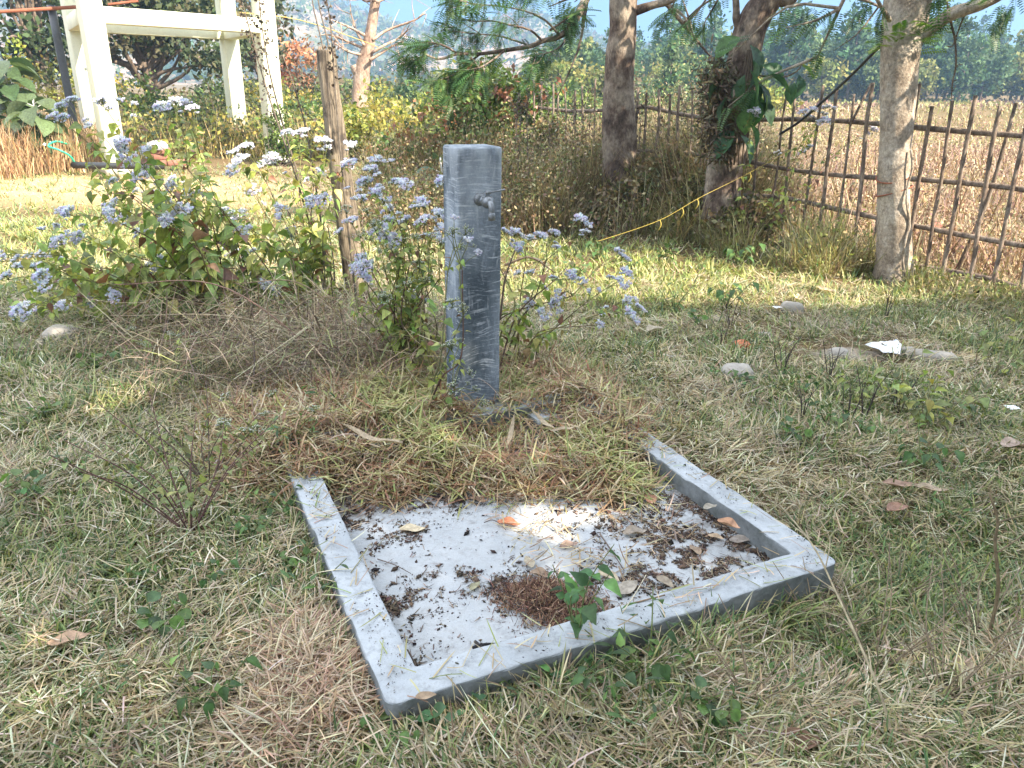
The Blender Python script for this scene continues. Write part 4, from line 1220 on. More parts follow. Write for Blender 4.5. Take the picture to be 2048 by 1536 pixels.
O = np.stack([tx, ty, 0 * tx], -1) + SUN[None] * (hh / SUN[2])[:, None]
O = O[k]
fb = MB()
put_leaves(fb, LEAF_DIA, O, rdir(len(O), -0.2), 0.15 + 0.10 * rng.random(len(O)), pick(ACACIA, len(O)), rng.random(len(O)) * 6)
for q in range(26):
    c = O[rng.integers(0, len(O))]
    s0 = np.array([(8.1, -4.1, 2.2), (7.9, -4.0, 3.0), (7.4, -3.6, 4.6)][q % 3])
    tb.tube([s0, (s0 + c) / 2 + (0, 0, -0.4), c], [0.09, 0.05, 0.015], 7, res=4, rough=0.1)
mk('trunk', tb, M_bark_dark, st, smooth=True)
mk('crown', fb, M_leaf, st)

# ------------------------------------------------------------------ grass and straw
def in_plat(x, y, mg=0.0):
    a, t = plat(x, y)
    return (a > -mg) & (a < PL + mg) & (t > -mg) & (t < PD + mg)
def heap_h(x, y):
    """height of the straw heaped on the back of the platform round the post"""
    a, t = plat(x, y)
    edge = np.interp(a, [-0.3, 0.09, 0.18, 0.31, 0.46, 0.58, 0.70, 0.94, 1.10, 1.20, 1.33, 1.42, 1.50, 1.9],
                     [1.22, 1.19, 1.10, 1.03, 1.07, 0.98, 0.91, 0.78, 0.71, 0.66, 0.78, 0.98, 1.04, 1.1]) + 0.10 * (vnoise(a, t, 0.13, 81) - 0.5)
    k = np.clip((t - edge) / 0.30, 0, 1) ** 0.8
    side = np.clip((a + 0.35) / 0.25, 0, 1) * np.clip((PL + 0.35 - a) / 0.3, 0, 1)
    back = np.clip((2.7 - t) / 0.8, 0, 1)
    foot = 1 - 0.92 * np.exp(-((a - 0.93) / 0.21) ** 2 - ((t - 1.36) / 0.34) ** 2)
    return k * side * back * foot * (0.05 + 0.12 * vnoise(a, t, 0.26, 83) + 0.05 * np.exp(-((a - 0.45) / 0.3) ** 2))
def surf(x, y):
    z = gz(x, y)
    a, t = plat(x, y)
    ins = (a > 0) & (a < PL) & (t > 0) & (t < PD)
    kerb = ins & ((a < KW) | (a > PL - KW) | (t < KW) | (t > PD - KW))
    return np.where(kerb, KZ, np.where(ins, FZ, z))
def trapezoid(n, y0, y1, k=0.80, m_=0.9):
    """points spread over the visible wedge, denser towards the camera"""
    y = y0 * (y1 / y0) ** rng.random(n)
    x = (rng.random(n) * 2 - 1) * (k * y + m_)
    return x, y
def scr(x, y):
    """rough image position of ground points, used only to read the photo's patches of growth and sun"""
    d = np.stack([x, y, 0 * x - H], -1)
    z = d @ _f
    return 1024 + FPX * (d @ _R) / z, 768 - FPX * (d @ _U) / z
def soft(px, py, cx, cy, rx, ry):
    return np.exp(-(((px - cx) / rx) ** 2 + ((py - cy) / ry) ** 2))
def green_share(x, y):
    px, py = scr(x, y)
    g = 0.56 + 0.95 * (fbm(x, y, 0.55, 21, 3) - 0.5)
    g += 0.30 * soft(px, py, 150, 760, 180, 90) + 0.25 * soft(px, py, 560, 1180, 170, 160) + 0.22 * soft(px, py, 1120, 1430, 300, 110)
    g -= 0.5 * soft(px, py, 640, 1420, 110, 130) + 0.30 * soft(px, py, 1480, 900, 330, 140) + 0.25 * soft(px, py, 230, 820, 140, 60)
    g += 0.30 * soft(px, py, 1350, 540, 330, 60) + 0.2 * soft(px, py, 1700, 820, 280, 70) - 0.3 * soft(px, py, 1690, 720, 160, 30)
    g -= 0.25 * soft(px, py, 350, 400, 400, 60) - 0.5 * soft(px, py, 200, 440, 420, 70)
    return np.clip(g, 0.03, 0.92)
def bare(x, y):
    px, py = scr(x, y)
    b_ = 1.0 * soft(px, py, 1690, 714, 165, 34) + 0.5 * soft(px, py, 1420, 640, 130, 25) + 0.6 * soft(px, py, 60, 690, 110, 26) + 0.7 * soft(px, py, 1150, 850, 0.1, 0.1) + 0.8 * soft(px, py, 250, 398, 400, 22)
    return np.clip(b_, 0, 0.95)

STR2 = [(0.47, 0.39, 0.25), (0.53, 0.46, 0.32), (0.37, 0.285, 0.17), (0.22, 0.155, 0.095), (0.64, 0.57, 0.43), (0.41, 0.345, 0.18)]
SW = [0.25, 0.2, 0.2, 0.12, 0.13, 0.10]
GR2 = [(0.145, 0.20, 0.08), (0.19, 0.245, 0.085), (0.09, 0.145, 0.06), (0.28, 0.30, 0.11), (0.38, 0.37, 0.19)]
grass = MB()
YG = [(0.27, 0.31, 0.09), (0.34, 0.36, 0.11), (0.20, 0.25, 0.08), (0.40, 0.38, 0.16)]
def turf(n, y0, y1, seg, wmul=1.0, lmul=1.0):
    x, y = trapezoid(n, y0, y1)
    # tufts: two thirds of the blades gather round rooted centres
    nt_ = n // 26
    cx, cy = trapezoid(nt_, y0, y1)
    ii = rng.integers(0, nt_, n)
    sp = 0.022 * (y0 / 1.2) ** 0.6 * (0.5 + rng.random(nt_))
    ox, oy = rng.standard_normal(n) * sp[ii], rng.standard_normal(n) * sp[ii]
    tuf = rng.random(n) < 0.62
    x, y = np.where(tuf, cx[ii] + ox, x), np.where(tuf, cy[ii] + oy, y)
    out_a = np.where(tuf, np.arctan2(oy, ox) + 0.6 * rng.standard_normal(n), rng.random(n) * 6.283)
    flow = 2 * pi * fbm(x, y, 0.5, 151, 2) * 1.6
    tone = rng.random(nt_)[ii]
    keep = ~in_plat(x, y, 0.0) & (rng.random(n) > bare(x, y)) & (rng.random(n) < 0.45 + 1.1 * fbm(x, y, 0.35, 33, 2))
    x, y, out_a, flow, tone, tuf = x[keep], y[keep], out_a[keep], flow[keep], tone[keep], tuf[keep]
    gs = green_share(x, y)
    g = np.where(tuf, tone + 0.12 * rng.standard_normal(len(x)), rng.random(len(x))) < gs
    z = gz(x, y)
    px, py = scr(x, y)
    sunny = rng.random(len(x)) < 0.85 * soft(px, py, 1350, 545, 420, 75) + 0.5 * soft(px, py, 100, 480, 300, 80)  # sunlit strips painted into the blades as brighter yellow-green
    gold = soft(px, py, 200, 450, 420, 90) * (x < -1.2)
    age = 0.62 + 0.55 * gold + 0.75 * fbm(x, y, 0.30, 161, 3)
    for isg in (True, False):
        m_ = g == isg
        xx, yy, zz, oa, fl, ag, sn, gd = x[m_], y[m_], z[m_], out_a[m_], flow[m_], age[m_], sunny[m_], gold[m_]
        k = len(xx)
        if isg:
            L = (0.03 + 0.085 * rng.random(k) ** 1.6) * lmul
            el = 0.5 + 0.8 * rng.random(k)
            W = (0.0032 + 0.0032 * rng.random(k)) * wmul
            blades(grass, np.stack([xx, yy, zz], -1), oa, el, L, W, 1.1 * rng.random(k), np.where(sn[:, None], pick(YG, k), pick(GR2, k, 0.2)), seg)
        else:
            L = (0.035 + 0.085 * rng.random(k) ** 1.6) * lmul
            el = np.abs(0.30 * rng.standard_normal(k)) + 0.03
            W = (0.0022 + 0.0024 * rng.random(k)) * wmul
            blades(grass, np.stack([xx, yy, zz + 0.055 * rng.random(k) ** 1.3], -1), fl + 0.9 * rng.standard_normal(k), el, L, W, el * 1.3 + 0.6 * rng.standard_normal(k), np.clip(pick(STR2, k, 0.2, SW) * ag[:, None] * (1 + 0.22 * gd[:, None] * np.array([1, 0.3, -1.2])), 0.02, 0.8), seg)
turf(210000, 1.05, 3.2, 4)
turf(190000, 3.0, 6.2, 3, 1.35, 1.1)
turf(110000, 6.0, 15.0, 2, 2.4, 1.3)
# longer grass leaning over the near kerb and along its left foot
n = 3600
a = np.r_[rng.uniform(0.35, PL + 0.1, 2600), rng.uniform(-0.06, -0.005, 1000)]
t = np.r_[-0.01 - 0.13 * rng.random(2600) ** 1.5, rng.uniform(0.0, 1.3, 1000)]
k = (vnoise(a, t, 0.12, 121) > 0.38) & (rng.random(n) < np.where(a > 1.05, 0.45, 1))
a, t = a[k], t[k]; n = len(a)
q = PO + a[:, None] * PU + t[:, None] * PV
blades(grass, np.column_stack([q, gz(q[:, 0], q[:, 1])]), rng.random(n) * 6.28, 0.8 + 0.6 * rng.random(n), (0.07 + 0.12 * rng.random(n)) * np.where(t > 0, 0.75, 1), 0.003 + 0.003 * rng.random(n), 0.5 + 1.0 * rng.random(n), np.where((rng.random(n) < 0.6)[:, None], pick(GR2, n), pick(STR2, n)), 4)
tag(mk('grass', grass, M_grass), 'matted half dry grass covering the yard', kind='stuff')

# pale broad straws lying on the turf
x, y = trapezoid(1500, 1.1, 6.5)
k = ~in_plat(x, y, 0.02); x, y = x[k], y[k]; n = len(x)
tw = MB()
blades(tw, np.stack([x, y, gz(x, y) + 0.035 + 0.04 * rng.random(n)], -1), rng.random(n) * 6.28, 0.12 * rng.standard_normal(n) + 0.12, 0.06 + 0.18 * rng.random(n) ** 2.5, 0.0022 + 0.0032 * rng.random(n) ** 2, 0.25 + 0.5 * rng.standard_normal(n), pick([(0.52, 0.46, 0.33), (0.58, 0.52, 0.40), (0.44, 0.36, 0.24), (0.26, 0.19, 0.12)], n, 0.15), 4)
tag(mk('loose_straw', tw, M_straw), 'loose pale straws lying over the turf', kind='stuff')

# reddish dry tuft at the front left corner
n = 5200
c0 = np.array([G(640, 1420)[:2], G(560, 1500)[:2], G(700, 1380)[:2], G(640, 1330)[:2]])[rng.integers(0, 4, n)] + 0.075 * rng.standard_normal((n, 2))
k = ~in_plat(c0[:, 0], c0[:, 1], 0.0); c0 = c0[k]; n = len(c0)
tf = MB()
blades(tf, np.column_stack([c0, gz(c0[:, 0], c0[:, 1]) + 0.05 * rng.random(n)]), rng.random(n) * 6.28, 0.2 + 0.5 * rng.random(n), 0.05 + 0.09 * rng.random(n), 0.0025 + 0.0025 * rng.random(n), 0.8 * rng.random(n), pick([(0.42, 0.29, 0.19), (0.52, 0.39, 0.27), (0.32, 0.20, 0.13), (0.56, 0.46, 0.32)], n), 4)
tag(mk('dead_grass_tuft', tf, M_straw), 'matted dead reddish grass beside the near left corner of the platform', kind='stuff')

# the straw heap on the back of the platform
n = 64000
a, t = rng.uniform(-0.45, PL + 0.35, n), rng.uniform(0.58, 2.6, n)
q = PO + a[:, None] * PU + t[:, None] * PV
hh = heap_h(q[:, 0], q[:, 1])
inpost = (np.abs((q - cen[:2]) @ PU) < PW / 2 + 0.005) & (np.abs((q - cen[:2]) @ PV) < PDp / 2 + 0.005)
infoot = (np.abs((q - cen[:2]) @ PU) < 0.10) & (np.abs((q - cen[:2] + PV * 0.16) @ PV) < 0.07)
thin = vnoise(a, t, 0.14, 91)
k = (hh > 0.004) & ~inpost & (rng.random(n) < np.where(infoot, 0.45, 1.0)) & (rng.random(n) < 0.25 + 1.2 * thin)
q, hh, a, t = q[k], hh[k], a[k], t[k]; n = len(q)
z = surf(q[:, 0], q[:, 1]) * 0.7 + hh * (1 - rng.random(n) ** 2.2)
hp = MB()
yg = rng.random(n) < 0.22 + 0.5 * (vnoise(a, t, 0.22, 95) > 0.6)
colr = np.where(yg[:, None], pick([(0.34, 0.34, 0.12), (0.42, 0.38, 0.16), (0.24, 0.27, 0.09), (0.46, 0.42, 0.2)], n), pick([(0.44, 0.34, 0.20), (0.34, 0.23, 0.13), (0.24, 0.14, 0.08), (0.54, 0.45, 0.30), (0.30, 0.16, 0.09)], n))
blades(hp, np.column_stack([q, z]), rng.random(n) * 6.28, 0.25 * rng.standard_normal(n) + 0.18, 0.05 + 0.12 * rng.random(n) ** 1.6, 0.0034 + 0.0042 * rng.random(n), 0.5 + 0.7 * rng.standard_normal(n), colr, 4)
tag(mk('straw_heap', hp, M_straw), 'heap of yellow and brown cut grass piled over the back of the platform', kind='stuff')

# dead brush tangled under the flowering shrub
n = 9500
c0 = np.array([G(x_, y_)[:2] for x_, y_ in ((300, 700), (420, 690), (520, 720), (620, 740), (700, 790), (780, 760), (820, 690), (560, 780), (420, 780), (740, 700), (650, 680))])[rng.integers(0, 11, n)] + rng.standard_normal((n, 2)) * (0.22, 0.22)
br_ = MB()
blades(br_, np.column_stack([c0, gz(c0[:, 0], c0[:, 1]) + 0.30 * rng.random(n) ** 2.4 + 0.02]), rng.random(n) * 6.28, 0.35 * rng.standard_normal(n) + 0.12, 0.08 + 0.55 * rng.random(n) ** 2.6, 0.002 + 0.004 * rng.random(n) ** 2, 0.6 * rng.standard_normal(n) + 0.3, pick([(0.34, 0.25, 0.16), (0.20, 0.13, 0.09), (0.50, 0.41, 0.28), (0.11, 0.075, 0.055), (0.24, 0.26, 0.11)], n, 0.25), 5)
tag(mk('dead_brush', br_, M_straw), 'tangle of dead stems and straw under the flowering shrub', kind='stuff')

# undergrowth along the fence and round the dark trees
n = 90000
px, py = rng.uniform(760, 1545, n), rng.uniform(292, 470, n)
gp = np.array([[G(a_, b_)[0], G(a_, b_)[1]] for a_, b_ in zip(px[:4000], py[:4000])])
gp = gp[rng.integers(0, len(gp), n)] + 0.15 * rng.standard_normal((n, 2))
dfence = (gp - FA) @ np.array([FD[1], -FD[0]])
ug = MB()
k = (gp[:, 1] < 12.5) & (gp[:, 1] > 6.6) & (fbm(gp[:, 0], gp[:, 1], 0.9, 55, 2) > 0.33)
gp = gp[k]; n = len(gp)
hgt = np.clip(0.30 + 0.20 * (gp[:, 1] - 7.3) + 0.16 * gp[:, 0], 0.25, 1.25) * (0.35 + 0.85 * rng.random(n)) * (0.6 + 0.8 * fbm(gp[:, 0], gp[:, 1], 0.7, 57, 2))
blades(ug, np.column_stack([gp, gz(gp[:, 0], gp[:, 1])]), rng.random(n) * 6.28, 0.85 + 0.65 * rng.random(n), hgt, 0.005 + 0.005 * rng.random(n), 1.1 * rng.random(n), pick([(0.26, 0.19, 0.12), (0.36, 0.28, 0.17), (0.16, 0.11, 0.08), (0.17, 0.17, 0.075), (0.48, 0.41, 0.26)], n), 3)
m2 = int(n * 2.6)
ii = rng.integers(0, n, m2)
o = np.column_stack([gp[ii], gz(gp[ii, 0], gp[ii, 1]) + hgt[ii] * (0.1 + 0.9 * rng.random(m2))]) + rng.standard_normal((m2, 3)) * 0.10
o[:, 2] = np.maximum(o[:, 2], 0.03)
put_leaves(ug, LEAF_TRI, o, rdir(m2), 0.02 + 0.035 * rng.random(m2), pick([(0.18, 0.19, 0.08), (0.28, 0.21, 0.12), (0.13, 0.16, 0.065), (0.40, 0.33, 0.20), (0.20, 0.13, 0.09)], m2, 0.25), rng.random(m2) * 6)
tag(mk('undergrowth', ug, M_grass), 'tangled brown and green undergrowth in front of the fence', kind='stuff')

# tall straw and weeds at the foot of the fence
n = 26000
sq = rng.uniform(-2.6, 4.6, n)
dq = 0.05 + 0.75 * rng.random(n) ** 1.4
q = FA + FD * sq[:, None] - np.array([FD[1], -FD[0]]) * dq[:, None]
k = (vnoise(q[:, 0], q[:, 1], 0.45, 201) * (1.25 - dq) + 0.1 * (sq > 1.0) > 0.36)
q, dq, sq = q[k], dq[k], sq[k]; n = len(q)
ff = MB()
hgt = (0.14 + 0.36 * rng.random(n) ** 1.6) * (1.1 - 0.75 * dq) * (0.5 + 1.0 * vnoise(q[:, 0], q[:, 1], 0.3, 203)) * (0.30 + 0.7 * np.clip((sq - 0.3) / 1.2, 0, 1)) * (1 + 0.25 * np.clip(sq, 0, 4))
blades(ff, np.column_stack([q, gz(q[:, 0], q[:, 1])]), rng.random(n) * 6.28, 0.8 + 0.7 * rng.random(n), hgt, 0.0045 + 0.004 * rng.random(n), 1.3 * rng.random(n), pick([(0.48, 0.41, 0.22), (0.38, 0.31, 0.18), (0.30, 0.31, 0.11), (0.56, 0.50, 0.32), (0.24, 0.25, 0.09), (0.24, 0.17, 0.11)], n), 4)
m2 = n // 2
ii = rng.integers(0, n, m2)
o = np.column_stack([q[ii], gz(q[ii, 0], q[ii, 1]) + hgt[ii] * rng.random(m2)]) + rng.standard_normal((m2, 3)) * 0.05
o[:, 2] = np.maximum(o[:, 2], 0.02)
put_leaves(ff, LEAF_TRI, o, rdir(m2), 0.018 + 0.03 * rng.random(m2), pick([(0.26, 0.28, 0.09), (0.36, 0.30, 0.16), (0.18, 0.21, 0.07)], m2, 0.25), rng.random(m2) * 6)
tag(mk('fence_weeds', ff, M_grass), 'straw coloured and green weeds at the foot of the bamboo fence', kind='stuff')
# straw litter on the field floor
n = 60000
y = 5.8 + 24 * rng.random(n) ** 1.8
x = rng.uniform(0.0, 0.85, n) * y + 0.8
k = ((x - FA[0]) * FD[1] - (y - FA[1]) * FD[0]) > 0.05
x, y = x[k], y[k]; n = len(x)
fl_ = MB()
blades(fl_, np.column_stack([x, y, gz(x, y) + 0.03 * rng.random(n)]), rng.random(n) * 6.28, 0.25 * rng.random(n), 0.10 + 0.12 * rng.random(n), 0.007 + 0.001 * y, 0.3 * rng.standard_normal(n), pick([(0.42, 0.31, 0.18), (0.36, 0.25, 0.16), (0.48, 0.37, 0.22), (0.28, 0.19, 0.12)], n), 2)
tag(mk('field_straw', fl_, M_straw), 'pale straw littering the field floor behind the fence', kind='stuff')

# dry standing weeds of the field beyond the fence
n = 62000
y = 5.6 + 40 * rng.random(n) ** 1.7
x = rng.uniform(-0.6, 0.85, n) * y + 1.0
sd_ = (x - FA[0]) * FD[1] - (y - FA[1]) * FD[0]
k = (sd_ > 0.12) & (x > 0.05 * y) & (rng.random(n) < np.clip((fbm(x, y, 0.8, 131, 3) - 0.30) * 4, 0.08, 1))
x, y = x[k], y[k]; n = len(x)
fw = MB()
hgt = (0.12 + 0.50 * rng.random(n) ** 1.6) * np.where(y > 18, 0.6, 1.0) * (0.5 + 1.0 * fbm(x, y, 2.2, 61, 3))
FIELD = [(0.33, 0.215, 0.15), (0.25, 0.155, 0.11), (0.42, 0.305, 0.21), (0.17, 0.10, 0.08), (0.37, 0.28, 0.16)]
blades(fw, np.column_stack([x, y, gz(x, y) - 0.01]), rng.random(n) * 6.28, 1.0 + 0.5 * rng.random(n), hgt, 0.004 + 0.0009 * y, 0.8 * rng.random(n), np.where((y > 20 + 6 * fbm(x, y, 6, 67))[:, None], pick([(0.34, 0.30, 0.14), (0.28, 0.28, 0.11), (0.42, 0.34, 0.2)], n), pick(FIELD, n, 0.2)), 3)
m2 = n * 2
ii = rng.integers(0, n, m2)
o = np.column_stack([x[ii], y[ii], gz(x[ii], y[ii]) + hgt[ii] * (0.3 + 0.7 * rng.random(m2))]) + rng.standard_normal((m2, 3)) * 0.07
put_leaves(fw, LEAF_TRI, o, rdir(m2), (0.018 + 0.022 * rng.random(m2)) * (1 + y[ii] * 0.05), pick(FIELD, m2, 0.25), rng.random(m2) * 6)
n = 16000                               # lower grass between them and out to the wood
y = 40 + 55 * rng.random(n); x = rng.uniform(0.0, 0.85, n) * y
put_leaves(fw, LEAF_TRI, np.column_stack([x, y, gz(x, y) + 0.15 * rng.random(n)]), rdir(n, 1.2), 0.4 + 0.4 * rng.random(n), np.where((fbm(x, y, 14, 66) > 0.5)[:, None], pick([(0.36, 0.32, 0.13), (0.28, 0.28, 0.10)], n), pick(FIELD, n)), rng.random(n) * 6)
tag(mk('field_weeds', fw, M_straw), 'dry pinkish standing weeds of the field beyond the fence', kind='stuff')

# tall dry grass on the left
n = 26000
px, py = rng.uniform(-250, 215, n), rng.uniform(268, 372, n)
g0 = np.array([G(a_, b_)[:2] for a_, b_ in zip(px[:3000], py[:3000])])[rng.integers(0, 3000, n)] + 0.2 * rng.standard_normal((n, 2))
k = ~((np.abs((g0 - TC[0]) @ ta) < 0.35) & (np.abs((g0 - TC[0]) @ tbv) < 0.35)) & (g0[:, 0] < -6.95 - 0.35 * (15 - g0[:, 1]))
g0 = g0[k]; n = len(g0)
tg = MB()
blades(tg, np.column_stack([g0, gz(g0[:, 0], g0[:, 1])]), rng.random(n) * 6.28, 1.1 + 0.45 * rng.random(n), (0.35 + 0.6 * rng.random(n)) * np.where(g0[:, 1] < 12.6, 0.5, 1), 0.009 + 0.006 * rng.random(n), 0.7 * rng.random(n), pick([(0.48, 0.33, 0.18), (0.38, 0.23, 0.13), (0.56, 0.43, 0.25), (0.30, 0.20, 0.12)], n, 0.2), 3)
tag(mk('tall_dry_grass', tg, M_straw), 'tall orange brown dry grass at the left by the tower', kind='stuff')
# mixed growth round the tower and below the bushes
n = 30000
px, py = rng.uniform(200, 1000, n), rng.uniform(232, 318, n)
g0 = np.array([G(a_, b_)[:2] for a_, b_ in zip(px[:3500], py[:3500])])[rng.integers(0, 3500, n)] + 0.3 * rng.standard_normal((n, 2))
k = (g0[:, 1] < 30) & (fbm(g0[:, 0], g0[:, 1], 1.6, 77, 2) > 0.38)
for c in TC: k &= ~((np.abs((g0 - c) @ ta) < 0.33) & (np.abs((g0 - c) @ tbv) < 0.33))
k &= ~((g0[:, 0] > -7.2) & (g0[:, 0] < -4.5) & (g0[:, 1] < 14.2))
g0 = g0[k]; n = len(g0)
rg = MB()
hgt = (0.2 + 0.6 * rng.random(n)) * np.clip((g0[:, 1] - 10) / 6, 0.4, 1.3)
blades(rg, np.column_stack([g0, gz(g0[:, 0], g0[:, 1])]), rng.random(n) * 6.28, 1.0 + 0.5 * rng.random(n), hgt, 0.010 + 0.01 * rng.random(n), 0.8 * rng.random(n), pick([(0.36, 0.27, 0.15), (0.28, 0.26, 0.09), (0.22, 0.18, 0.10), (0.42, 0.34, 0.16)], n, 0.2), 3)
m2 = n * 2
ii = rng.integers(0, n, m2)
o = np.column_stack([g0[ii], gz(g0[ii, 0], g0[ii, 1]) + hgt[ii] * (0.2 + 0.8 * rng.random(m2))]) + rng.standard_normal((m2, 3)) * 0.12
put_leaves(rg, LEAF_TRI, o, rdir(m2), 0.06 + 0.07 * rng.random(m2), pick(YEL + OLIVE, m2, 0.25), rng.random(m2) * 6)
tag(mk('rank_growth', rg, M_grass), 'rank yellow and green growth round the tower and under the bushes', kind='stuff')

# ------------------------------------------------------------------ flowering shrubs
def head_mesh(name, cols, nsub, nfl, R, buds=False, fz=1.0):
    b = MB()
    for q in range(nsub):
        a, rr = rng.random() * 6.28, R * math.sqrt(rng.random())
        tip = np.array([cos(a) * rr, sin(a) * rr, R * 1.0 - 0.35 * rr + 0.006 * rng.standard_normal()])
        b.tube([(0, 0, 0), tip * (0.45, 0.45, 0.55), tip * 0.92], [0.0013, 0.001, 0.0008], 4, col=(0.16, 0.18, 0.07))
        for f in range(nfl):
            o = tip + rng.standard_normal(3) * R * 0.17 * np.array([1, 1, 0.45])
            dv = nrm(o * (1, 1, 0.6) + np.array([0, 0, R * 0.8]) + rng.standard_normal(3) * R * 0.2)
            d, y, z = frames(dv[None])
            b.inst(OCTA, (o - dv * 0.006)[None], d * (0.0055 if not buds else 0.006), y * 0.0019, z * 0.0019, (0.22, 0.27, 0.11))
            if buds:
                b.inst(OCTA, o[None], d * 0.0038, y * 0.0027, z * 0.0027, pick([(0.66, 0.68, 0.58), (0.60, 0.64, 0.50), (0.70, 0.70, 0.72)], 1, 0.08)[0])
            else:
                c = pick(cols, 1, 0.08)[0]
                b.inst(OCTA, o[None], d * 0.004 * fz, y * 0.0046 * fz, z * 0.0046 * fz, c)
                dd = nrm(dv + 0.8 * rng.standard_normal((7, 3)))
                put_leaves(b, LEAF_TRI, np.tile(o, (7, 1)), dd, np.full(7, 0.010 * fz), np.tile(c * 1.06, (7, 1)), rng.random(7) * 6, 0.55)
    return b.mesh(name, M_flower)
HEADS = [head_mesh('flower_head', LILAC, 10, 7, 0.042, fz=1.25) for _ in range(4)]
BUDS = [head_mesh('bud_head', LILAC, 9, 5, 0.036, True) for _ in range(3)]
MIXH = [head_mesh('flower_head', LILAC, 6, 6, 0.032, fz=1.15) for _ in range(2)]
SHLEAF = [(0.34, 0.41, 0.11), (0.27, 0.36, 0.105), (0.19, 0.28, 0.085), (0.44, 0.47, 0.15), (0.40, 0.39, 0.13)]
SHBROWN = [(0.24, 0.12, 0.08), (0.30, 0.20, 0.10), (0.20, 0.10, 0.08)]
def shrub(label, bases, pts, Y0, Y1, lsize, per=3, arch=0.25, leafy=1.0, group='lilac flowering shrubs round the post', sat=2, scale=1.0, name='flowering_shrub'):
    """bases: ground points the stems rise from; pts: (px, py[, kind]) of the flower heads, each with its own depth between Y0 and Y1"""
    bases = [np.array([*q[:2], float(gz(q[0], q[1]))]) for q in bases]
    root = empty(name, bases[0], label, 'shrub', group)
    tips = []
    for q in pts:
        Y = rng.uniform(Y0, Y1) if len(q) < 3 or q[2] != 'n' else rng.uniform(Y0 + 0.3 * (Y1 - Y0), Y1 + 0.15)
        p = P(q[0], q[1], Y)
        if p[2] < 0.12: p[2] = 0.12
        tips.append((p, q[2] if len(q) > 2 else 'f'))
    order = sorted(range(len(tips)), key=lambda i_: math.atan2(tips[i_][0][2], tips[i_][0][0] - bases[0][0]))
    sm, lm = MB(), MB()
    O, D, S = [], [], []
    heads = []
    for g0 in range(0, len(order), per):
        grp = [tips[i_] for i_ in order[g0:g0 + per]]
        ce = np.mean([t_[0] for t_ in grp], 0)
        b0 = min(bases, key=lambda q: np.linalg.norm(q[:2] - ce[:2]) + 0.5 * rng.random()) + rng.standard_normal(3) * (0.05, 0.05, 0)
        dist = np.linalg.norm(ce - b0)
        m1 = b0 + (ce - b0) * 0.38 + np.array([0, 0, arch * dist]) + rng.standard_normal(3) * 0.05
        fork = b0 + (ce - b0) * 0.80 + np.array([0, 0, arch * dist * 0.35]) + rng.standard_normal(3) * 0.03
        main, _ = smooth_path([b0 - (0, 0, 0.03), b0 + (m1 - b0) * 0.5 + (0, 0, 0.05), m1, fork], [0.005, 0.0045, 0.004, 0.003], 6)
        r = np.linspace(0.0052, 0.0026, len(main))
        sm.tube(main, r, 6, col=pick([(0.14, 0.12, 0.07), (0.18, 0.17, 0.07), (0.15, 0.09, 0.07)], 1)[0])
        paths = [main]
        for t_, kind in grp:
            sp_, _ = smooth_path([fork, (fork + t_) / 2 + (0, 0, 0.03) + rng.standard_normal(3) * 0.015, t_], [1, 1, 1], 5)
            sm.tube(sp_, np.linspace(0.0024, 0.0014, len(sp_)), 5, col=(0.19, 0.20, 0.08))
            paths.append(sp_)
            if kind == 'n': continue
            heads.append((t_, nrm(sp_[-1] - sp_[-3]), kind))
            for s_ in range(sat):
                if rng.random() < 0.85:
                    k0 = sp_[len(sp_) // 2]
                    e = t_ + rng.standard_normal(3) * (0.045, 0.045, 0.028) - (0, 0, 0.02)
                    sm.tube([k0, (k0 + e) / 2 + (0, 0, 0.01), e], [0.0015, 0.0013, 0.001], 4, col=(0.19, 0.20, 0.08))
                    heads.append((e, nrm(e - k0), kind))
        for pi_, pth in enumerate(paths):
            seg = np.linalg.norm(np.diff(pth, axis=0), axis=1).sum()
            nn2 = max(1, int(seg / 0.075 * leafy))
            for q in range(nn2):
                t = (0.25 if pi_ == 0 else 0.05) + (0.75 if pi_ == 0 else 0.8) * (q + rng.random() * 0.5) / nn2
                k = min(int(t * (len(pth) - 1)), len(pth) - 2)
                o = pth[k]
                ax = nrm(pth[k + 1] - pth[k])
                sd2 = nrm(np.cross(ax, rdir(1)[0]))
                for sg in (-1, 1):
                    if rng.random() < 0.12: continue
                    O.append(o + sd2 * sg * 0.012); D.append(nrm(sd2 * sg + ax * 0.3 - np.array([0, 0, 0.15 + 0.7 * rng.random()]))); S.append(lsize * rng.uniform(0.55, 1.2) * (1 if pi_ == 0 else 0.62))
    n = len(O)
    cols = np.where((rng.random(n) < 0.09)[:, None], pick(SHBROWN, n), pick(SHLEAF, n, 0.2))
    put_leaves(lm, LEAF_OVATE, np.array(O), np.array(D), np.array(S), cols, rng.standard_normal(n) * 0.5)
    mk('stems', sm, M_stem, root)
    mk('leaves', lm, M_leaf, root)
    rl = np.array(root.location)
    for k, (p, d, kind) in enumerate(heads[:99]):
        me = (BUDS if kind == 'b' else MIXH if kind == 'm' else HEADS)
        o = bpy.data.objects.new('flower_head', me[int(rng.integers(len(me)))])
        C.objects.link(o); o.parent = root
        o.location = p - rl
        o.rotation_euler = Vector(nrm(d * 0.5 + np.array([0, -0.15, 0.75]))).to_track_quat('Z', 'Y').to_euler()
        s_ = scale * (rng.uniform(0.5, 1.0) if rng.random() < 0.7 else rng.uniform(0.3, 0.5)); o.scale = (s_, s_, s_)
    return root
